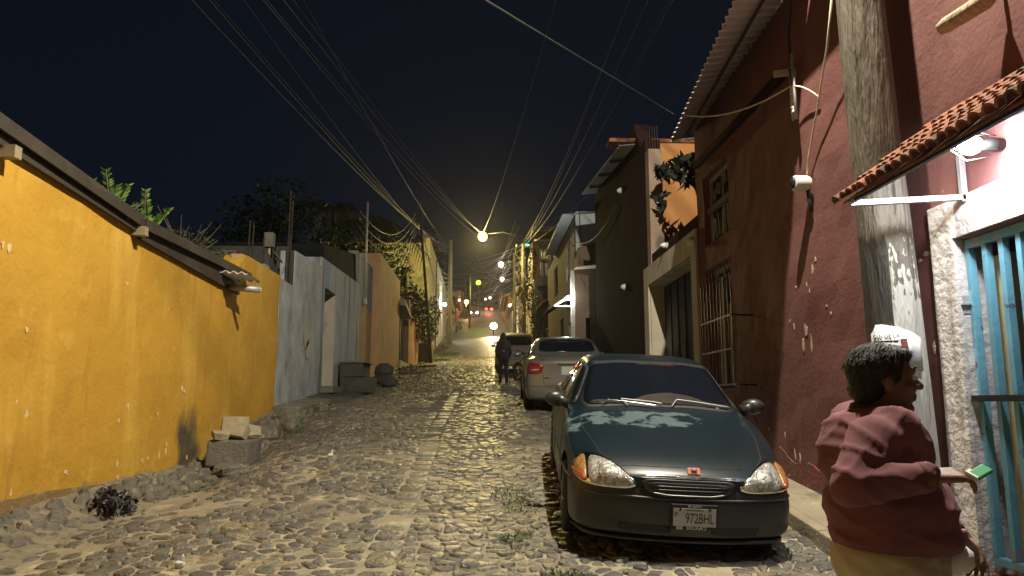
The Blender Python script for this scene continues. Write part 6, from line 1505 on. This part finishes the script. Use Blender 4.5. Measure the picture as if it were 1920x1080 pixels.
rear_kit(c3, bv3, [(.66, 1.10), (.64, .86), (.80, .86), (.80, 1.12)], [(-.60, 1.12), (-.56, 1.48), (.56, 1.48), (.60, 1.12)], .78, [[(.75, 1.1), (.32, 1.45), (-.25, 1.52), (-.27, 1.1)], [(-.33, 1.1), (-.31, 1.52), (-1.3, 1.5), (-1.5, 1.15)]], mdoor=False, strip=.55)
# ---- red car beyond, car at the crest: share the hatchback's shapes
def recolour(src, name_m, loc, rot, label, group=None, m=None):
    c = copy_tree(src); c.location = loc; c.rotation_euler = rot; c['label'] = label
    if group: c['group'] = group
    elif 'group' in c: del c['group']
    for ch in c.children:
        if ch.name.startswith('body') or ch.name.startswith('wing_mirror'):
            ch.data = ch.data.copy(); ch.data.materials.clear(); ch.data.materials.append(m)
    return c
recolour(c3, '', (1.75, 47.5, prof(47.5)), (0, -.12, radians(90)), 'dusty red car beyond the grey brown hatchback, fourth in the row', 'cars parked along the right wall', M['redcar'])
far_car = recolour(c3, '', (-1.4, 118, prof(118)), (0, .16, radians(-90)), 'dark car facing downhill near the top of the street', None, M['darkcar'])
# tail and head lights glowing at the crest
for x, y, c_, l, es in ((.6, 128, (1, .05, .03), 'red tail light glowing at the top of the street, left one', 12), (1.5, 128, (1, .05, .03), 'red tail light glowing at the top of the street, right one', 12), (-1.9, 115.6, (1, .9, .75), 'whitish head lamp of the far dark car, left one', 6), (-.9, 115.6, (1, .9, .75), 'whitish head lamp of the far dark car, right one', 6)):
    z = prof(y)+.75; t = thing('vehicle_lamp', l, 'vehicle lamp', (x, y, z)); mb = MB(); mb.ball((x, y, z), (.24, .1, .2)); mb.build('lens', glow('vehicle_glow', c_, es), t, smooth=True)
    mb = MB(); mb.box((x-.26, y+.08, z-.24), (x+.26, y+.3, z+.24)); mb.build('housing', M['black'], t)
lamp('tail_light_glow', (1.0, 126.5, prof(127)+.9), (1, .1, .05), 260, .3)

# ================================================================== motorcycles
def motorcycle(t):
    def P(name, mb, m, smooth=True, parent=t): return link(name, mb.mesh(name, smooth), m, parent, world=False)
    for x in (.66, -.62):
        mb = MB(); n = 22
        pts = [(x+.27*cos(2*pi*k/n), 0, .31+.27*sin(2*pi*k/n)) for k in range(n+1)]; mb.tube(pts, .045, 8); w = P('wheel', mb, M['tyre'])
        mb = MB(); mb.lathe((x, 0, .31), [(.05, -.05), (.05, .05)], 12, 'Y')
        for k in range(5): a = 2*pi*k/5+.3; mb.beam((x, 0, .31), (x+.25*cos(a), 0, .31+.25*sin(a)), .022)
        mb.tube([(x+.235*cos(2*pi*k/n), 0, .31+.235*sin(2*pi*k/n)) for k in range(n+1)], .018, 6); P('rim', mb, M['alloy'], True, w)
    mb = MB(); mb.tube([(.66, .08, .31), (.48, .08, .80), (.42, .08, .95)], .022, 8); mb.tube([(.66, -.08, .31), (.48, -.08, .80), (.42, -.08, .95)], .022, 8); P('fork', mb, M['chrome'])
    mb = MB(); mb.tube([(.42, .36, 1.05), (.46, .20, 1.0), (.44, 0, .98), (.46, -.20, 1.0), (.42, -.36, 1.05)], .014, 6); P('handlebar', mb, M['iron'])
    mb = MB(); mb.ball((.15, 0, .80), (.28, .13, .12)); P('tank', mb, M['redcar'])
    mb = MB(); mb.ball((-.35, 0, .80), (.36, .13, .055)); P('seat', mb, M['black'])
    mb = MB(); mb.ball((.05, 0, .45), (.2, .13, .16)); P('engine', mb, M['alloy'])
    mb = MB(); mb.tube([(.42, 0, .85), (.1, 0, .62), (-.2, 0, .55), (-.62, .09, .31)], .02, 8); mb.tube([(-.2, 0, .7), (-.7, 0, .82)], .02, 8); mb.tube([(-.2, 0, .55), (-.62, -.09, .31)], .02, 6); P('frame', mb, M['iron'])
    mb = MB(); mb.tube([(.15, -.12, .3), (-.2, -.15, .26), (-.75, -.16, .38)], .035, 8); P('exhaust', mb, M['chrome'])
    mb = MB(); mb.ball((.55, 0, .92), (.09, .10, .10)); P('headlight', mb, M['chrome'])
    mb = MB(); mb.ball((-.76, 0, .82), (.05, .08, .045)); P('tail_light', mb, M['redlens'])
    for k in (.66, -.62):
        mb = MB(); n = 8; pts = [(k+.34*cos(a), 0, .31+.34*sin(a)) for a in [lerp(.4, 2.6, q/n) for q in range(n+1)]]
        for i, p in enumerate(pts): mb.v += [(p[0], -.06, p[2]), (p[0], .06, p[2]), (p[0], .06, p[2]+.006), (p[0], -.06, p[2]+.006)]
        for i in range(n):
            for a in range(4): mb.f.append((i*4+a, i*4+(a+1) % 4, (i+1)*4+(a+1) % 4, (i+1)*4+a))
        P('mudguard', mb, M['redcar'], False)
    return t
mc = motorcycle(thing('motorcycle', 'red and dark motorcycle parked between the silver sedan and the grey brown hatchback', 'motorcycle', (1.62, 25.9, prof(25.9)), (.1, -.06, radians(125))))
mc2 = copy_tree(mc); mc2.location = (-2.7, 84, prof(84)); mc2.rotation_euler = (0, -.14, radians(70)); mc2['label'] = 'distant motorcycle parked on the left beside the red fronted house'
mc3 = copy_tree(mc); mc3.location = (1.15, 79, prof(79)); mc3.rotation_euler = (0, .12, radians(-90)); mc3['label'] = 'oncoming motorcycle with a glaring headlight in the middle of the far street'
hd_ = thing('headlight_beam_lamp', 'glaring warm headlight of the oncoming motorcycle', 'headlight', (1.15, 78.35, prof(79)+.95))
mb = MB(); mb.ball((1.15, 78.30, prof(79)+.9), (.36, .10, .34), 20, 12); mb.build('headlight_glass', glow('headlight_glow', (1, .80, .45), 25), hd_, smooth=True)
lamp('headlight_light', (1.15, 78.1, prof(79)+.9), (1, .66, .30), 7000, .2, hd_, spot=70, aim=(0, 20, 3.5), blend=.9)

# ================================================================== people
def hand(mb, w, d, nrm, curl=.5, s=1., side=1, spread=.06):
    """palm and five fingers: w wrist, d pointing direction, nrm back-of-hand normal"""
    w = Vector(w); d = Vector(d).normalized(); nrm = Vector(nrm); nrm = (nrm-d*nrm.dot(d)).normalized(); a = d.cross(nrm)*side
    for k in range(4):
        o = (k-1.5)*.019*s; mb.capsule(w+a*o*.6, w+d*.085*s+a*o, .016*s, .0125*s, 10)
    Ls = (.068, .078, .073, .058)
    for k in range(4):
        o = (k-1.5)*.021*s; p = w+d*.088*s+a*o; ang = 0; L = Ls[k]*s
        for j, fr in enumerate((.46, .31, .23)):
            ang += curl*(.75+.15*k)*(1 if j else .7); dd = (d*cos(ang)-nrm*sin(ang)+a*(k-1.5)*spread).normalized(); q = p+dd*L*fr; mb.capsule(p, q, (.0092-.0009*j)*s, (.0084-.0009*j)*s, 8); p = q
    p = w+d*.022*s-a*.024*s
    dd = (d*.75-a*.75-nrm*.25).normalized(); q = p+dd*.040*s; mb.capsule(p, q, .0125*s, .0105*s, 8); d2 = (d*.95-a*.25-nrm*.4).normalized(); r_ = q+d2*.034*s; mb.capsule(q, r_, .0102*s, .0092*s, 8); mb.capsule(r_, r_+(d2*.8-nrm*.4).normalized()*.024*s, .009*s, .0078*s, 8)

p1 = thing('person', 'dark haired person in maroon sweatshirt and beige trousers holding a small green pack', 'person', (1.35, 2.5, G(1.35, 2.5)))
X0, Y0, Z0 = 1.35, 2.5, G(1.35, 2.5)
def L_(x, y, z): return (X0+x, Y0+y, Z0+z)
HX = -.005
body = MB()
def head(mb, c, s=1., yaw=0, fwd=Vector((1, 0, 0))):
    f = Vector(fwd).normalized(); a = Vector((-f.y, f.x, 0)); Mx = Matrix((f, a, Vector((0, 0, 1)))).transposed(); c = Vector(c)
    def q(x, y, z): return c+Mx @ Vector((x*s, y*s, z*s))
    mb.ball(q(-.012, 0, .03), (.098*s, .076*s, .092*s), 20, 14, Mx); mb.ball(q(.03, 0, -.02), (.062*s, .062*s, .075*s), 18, 12, Mx)
    mb.capsule(q(.0, 0, -.055), q(.052, 0, -.085), .050*s, .030*s); mb.ball(q(.066, 0, -.090), (.020*s, .026*s, .018*s), 12, 8, Mx)
    mb.ball(q(.072, 0, .035), (.022*s, .058*s, .016*s), 14, 8, Mx)                        # brow
    mb.capsule(q(.080, 0, .020), q(.108, 0, -.016), .010*s, .0145*s, 10)                  # nose
    for k in (-1, 1): mb.ball(q(.098, k*.011, -.019), (.012*s, .010*s, .009*s), 10, 6, Mx); mb.ball(q(.060, k*.042, -.020), (.026*s, .024*s, .026*s), 12, 8, Mx)
    mb.ball(q(.082, 0, -.047), (.015*s, .024*s, .0075*s), 12, 8, Mx); mb.ball(q(.080, 0, -.060), (.015*s, .021*s, .0075*s), 12, 8, Mx)
    for k in (-1, 1): mb.ball(q(-.012, k*.076, -.008), (.018*s, .010*s, .030*s), 12, 8, Mx)
    mb.capsule(q(-.022, 0, -.04), q(-.03, 0, -.17), .052*s, .062*s)
    return q, Mx
fw_ = Vector((1, -.22, -.05))
q1, Mx1 = head(body, L_(.02, -.01, 1.452), 1.0, 0, Vector((1, -.2, 0)))
body.capsule(L_(-.04, 0, 1.25), L_(0, 0, .95), .13, .14); body.capsule(L_(-.05, -.14, 1.26), L_(-.05, .14, 1.26), .06, .06)
RS, RE, RW = L_(-.12, -.17, 1.265), L_(-.235, -.25, 1.135), L_(-.015, -.285, 1.165)
LS, LE, LW = L_(-.01, .18, 1.27), L_(.14, .22, 1.06), L_(.262, .03, .945)
body.capsule(RS, RE, .045, .036); body.capsule(RE, RW, .034, .024); body.capsule(LS, LE, .045, .036); body.capsule(LE, LW, .034, .024)
hand(body, RW, (1, .0, .05), (0, -.35, 1), .55, .98, 1)
hand(body, LW, (.35, -.25, -.9), (.9, .2, .3), .45, .98, -1)
for s in (-1, 1):
    body.capsule(L_(-.01, s*.09, .88), L_(.01, s*.10, .48), .075, .05); body.capsule(L_(.01, s*.10, .48), L_(-.03, s*.11, .10), .047, .03); body.capsule(L_(-.04, s*.11, .05), L_(.12, s*.12, .035), .04, .033)
ob = organic(body, 'body', M['skin'], p1, .0055, 3)
sw1 = MB()
sw1.ball(L_(-.035, 0, 1.215), (.175, .205, .165), 24, 14); sw1.ball(L_(.005, 0, 1.04), (.205, .20, .16), 24, 14); sw1.ball(L_(.02, 0, .95), (.205, .195, .09), 24, 12)
sw1.ball(L_(-.08, 0, 1.272), (.112, .165, .092), 20, 12); sw1.capsule(L_(-.03, -.13, 1.29), L_(-.03, .13, 1.30), .088, .088); sw1.capsule(L_(.0, 0, 1.27), L_(.0, 0, 1.335), .085, .075)
sw1.capsule(RS, RE, .082, .070); sw1.capsule(RE, L_(-.03, -.283, 1.163), .070, .048); sw1.capsule(LS, LE, .080, .066); sw1.capsule(LE, L_(.248, .055, .965), .063, .045)
def folds(co, n):
    r1 = 1-2*abs(noise.noise(Vector((co.x*5+3, co.y*5, co.z*13+co.x*6)))); r2 = 1-2*abs(noise.noise(Vector((co.x*11, co.y*11+5, co.z*22-co.x*9))))
    a = noise.noise(co*5)*.008+(r1*r1-.4)*.009+(r2*r2*r2-.3)*.0045
    return co+n*a
organic(sw1, 'sweatshirt', M['sweater'], p1, .010, 9, folds)
cu = MB(); cu.tube([L_(-.045, -.282, 1.161), L_(-.012, -.285, 1.165)], .041, 16, rad=[.045, .036]); cu.build('cuff', M['sweater'], p1, smooth=True)
cl = MB(); n = 22; ctr = Vector(L_(.0, -.002, 1.325))
pts = [tuple(ctr+Vector((.078*cos(2*pi*k/n), .066*sin(2*pi*k/n), -.022*cos(2*pi*k/n)))) for k in range(n+1)]; cl.tube([(p[0], p[1], p[2]+.016) for p in pts], .024, 8); cl.build('collar', M['jacket'], p1, smooth=True)
tr = MB()
tr.ball(L_(.0, 0, .87), (.185, .18, .13), 22, 12)
for s in (-1, 1): tr.capsule(L_(-.01, s*.085, .84), L_(.01, s*.10, .48), .105, .075); tr.capsule(L_(.01, s*.10, .48), L_(-.03, s*.11, .10), .074, .062)
organic(tr, 'trousers', M['beige'], p1, .012, 7, folds)
for s in (-1, 1):
    so = MB(); so.capsule(L_(-.05, s*.11, .05), L_(.13, s*.12, .04), .052, .043); organic(so, 'shoe', M['black'], p1, .009, 4)
hr = MB()
c_ = q1(-.028, 0, .048); hr.ball(c_, (.101, .084, .086), 20, 14, Mx1); hr.ball(q1(-.058, 0, -.01), (.062, .076, .075), 18, 12, Mx1); hr.ball(q1(.035, 0, .088), (.055, .062, .032), 16, 10, Mx1)
for k in (-1, 1): hr.ball(q1(-.008, k*.068, .03), (.045, .014, .042), 14, 8, Mx1)
organic(hr, 'hair', M['hair'], p1, .006, 4, lambda co, n: co+n*noise.noise(Vector((co.x*60, co.y*60, co.z*60)))*.003)
hs = MB(); Rh = random.Random(6); ho_ = bpy.data.objects[[c.name for c in p1.children if c.name.startswith('hair')][0]].data
vs_ = [v for v in ho_.vertices]
for _ in range(1500):
    v = Rh.choice(vs_); p = v.co.copy(); n = v.normal.copy(); dn = Vector((-.5, Rh.uniform(-.5, .5), -.8)); tg_ = (dn-n*dn.dot(n)).normalized(); w = n.cross(tg_).normalized()*.0011; L = Rh.uniform(.018, .038)
    q2 = p+n*.003+tg_*L*.5; q3 = p+n*Rh.uniform(-.001, .006)+tg_*L; i = hs.vs([p-w, p+w, q2+w, q2-w, q3]); hs.f += [(i, i+1, i+2, i+3), (i+3, i+2, i+4)]
hs.build('hair_strands', M['hair'], p1, kind='stuff')
for k in (-1, 1):
    e_ = MB(); e_.ball(q1(.079, k*.030, .012), .0105, 12, 8); eo = e_.build('eye', M['white'], p1, smooth=True)
    e_ = MB(); e_.ball(q1(.0875, k*.030, .012), .0048, 8, 6); e_.build('iris', M['black'], eo, smooth=True)
    e_ = MB(); e_.tube([q1(.090, k*.012, .042), q1(.092, k*.030, .048), q1(.080, k*.048, .043)], .0035, 6); e_.build('eyebrow', M['hair'], p1, smooth=True)
gp = MB(); gp.obox(L_(.125, -.305, 1.178), (.032, .018, .007), Euler((.5, -.35, .3)).to_matrix()); g_ = gp.build('small_pack', M['greenpack'], None, bevel=.004); tag(g_, 'small green and white packet held in the person\'s hand', 'packet')
gp = MB(); gp.obox(L_(.100, -.308, 1.170), (.010, .019, .0078), Euler((.5, -.35, .3)).to_matrix()); gp2 = gp.build('white_label', M['white'], g_)
bg = MB(); bg.rock(L_(.17, -.06, .885), (.075, .06, .045), Rb, None, 10); tag(bg.build('cloth_bundle', M['white'], None, smooth=True), 'small pale cloth bundle at the waist below the maroon sweatshirt', 'cloth')

# walker up the street
p2 = thing('person', 'person in a dark hooded jacket walking away up the street', 'person', (.68, 24.2, G(.68, 24.2)))
X0, Y0, Z0 = .68, 24.2, G(.68, 24.2)
b_ = MB()
b_.capsule(L_(0, 0, 1.25), L_(0, 0, .95), .12, .12); b_.ball(L_(0, 0, 1.55), (.08, .09, .11)); b_.capsule(L_(0, 0, 1.48), L_(0, 0, 1.38), .05, .055)
for s in (-1, 1):
    b_.capsule(L_(s*.08, 0, .88), L_(s*.095, .02, .48), .075, .05); b_.capsule(L_(s*.095, .02, .48), L_(s*.105, -.02, .09), .046, .032); b_.capsule(L_(s*.105, -.05, .045), L_(s*.115, .12, .035), .036, .034)
    b_.capsule(L_(s*.17, 0, 1.34), L_(s*.22, -.02, 1.06), .04, .034); b_.capsule(L_(s*.22, -.02, 1.06), L_(s*.19, .08, .86), .032, .024); hand(b_, L_(s*.19, .08, .86), (-.1*s, .5, -.8), (s, 0, 0), .4, 1, s)
organic(b_, 'body', M['skin'], p2, .009, 3)
j_ = MB()
j_.ball(L_(0, 0, 1.22), (.20, .14, .22), 20, 12); j_.ball(L_(0, 0, .97), (.19, .14, .20), 20, 12); j_.capsule(L_(-.14, 0, 1.36), L_(.14, 0, 1.36), .075, .075)
for s in (-1, 1): j_.capsule(L_(s*.17, 0, 1.34), L_(s*.23, -.02, 1.06), .07, .058); j_.capsule(L_(s*.23, -.02, 1.06), L_(s*.195, .06, .89), .056, .045)
j_.ball(L_(0, -.005, 1.56), (.105, .115, .13), 18, 12); j_.capsule(L_(0, -.02, 1.48), L_(0, -.03, 1.38), .10, .11)
organic(j_, 'hooded_jacket', M['jacket'], p2, .013, 6, folds)
t_ = MB(); t_.ball(L_(0, 0, .86), (.165, .12, .11), 18, 10)
for s in (-1, 1): t_.capsule(L_(s*.08, 0, .84), L_(s*.095, .02, .48), .088, .062); t_.capsule(L_(s*.095, .02, .48), L_(s*.105, -.02, .08), .060, .05)
organic(t_, 'jeans', M['jeans'], p2, .013, 4, folds)

# ================================================================== night haze in the street air
hz = MB(); hz.box((-16, -8, -4), (16, 200, 27)); hm_ = bpy.data.materials.new('night_haze'); hm_.use_nodes = True; hn = hm_.node_tree; hn.nodes.clear()
ho = hn.nodes.new('ShaderNodeOutputMaterial'); hv = hn.nodes.new('ShaderNodeVolumePrincipled'); hv.inputs['Color'].default_value = (.9, .9, .9, 1); hv.inputs['Density'].default_value = .0003; hv.inputs['Anisotropy'].default_value = .85
hn.links.new(hv.outputs[0], ho.inputs['Volume']); tag(hz.build('haze', hm_, None), None, None, None, 'stuff')
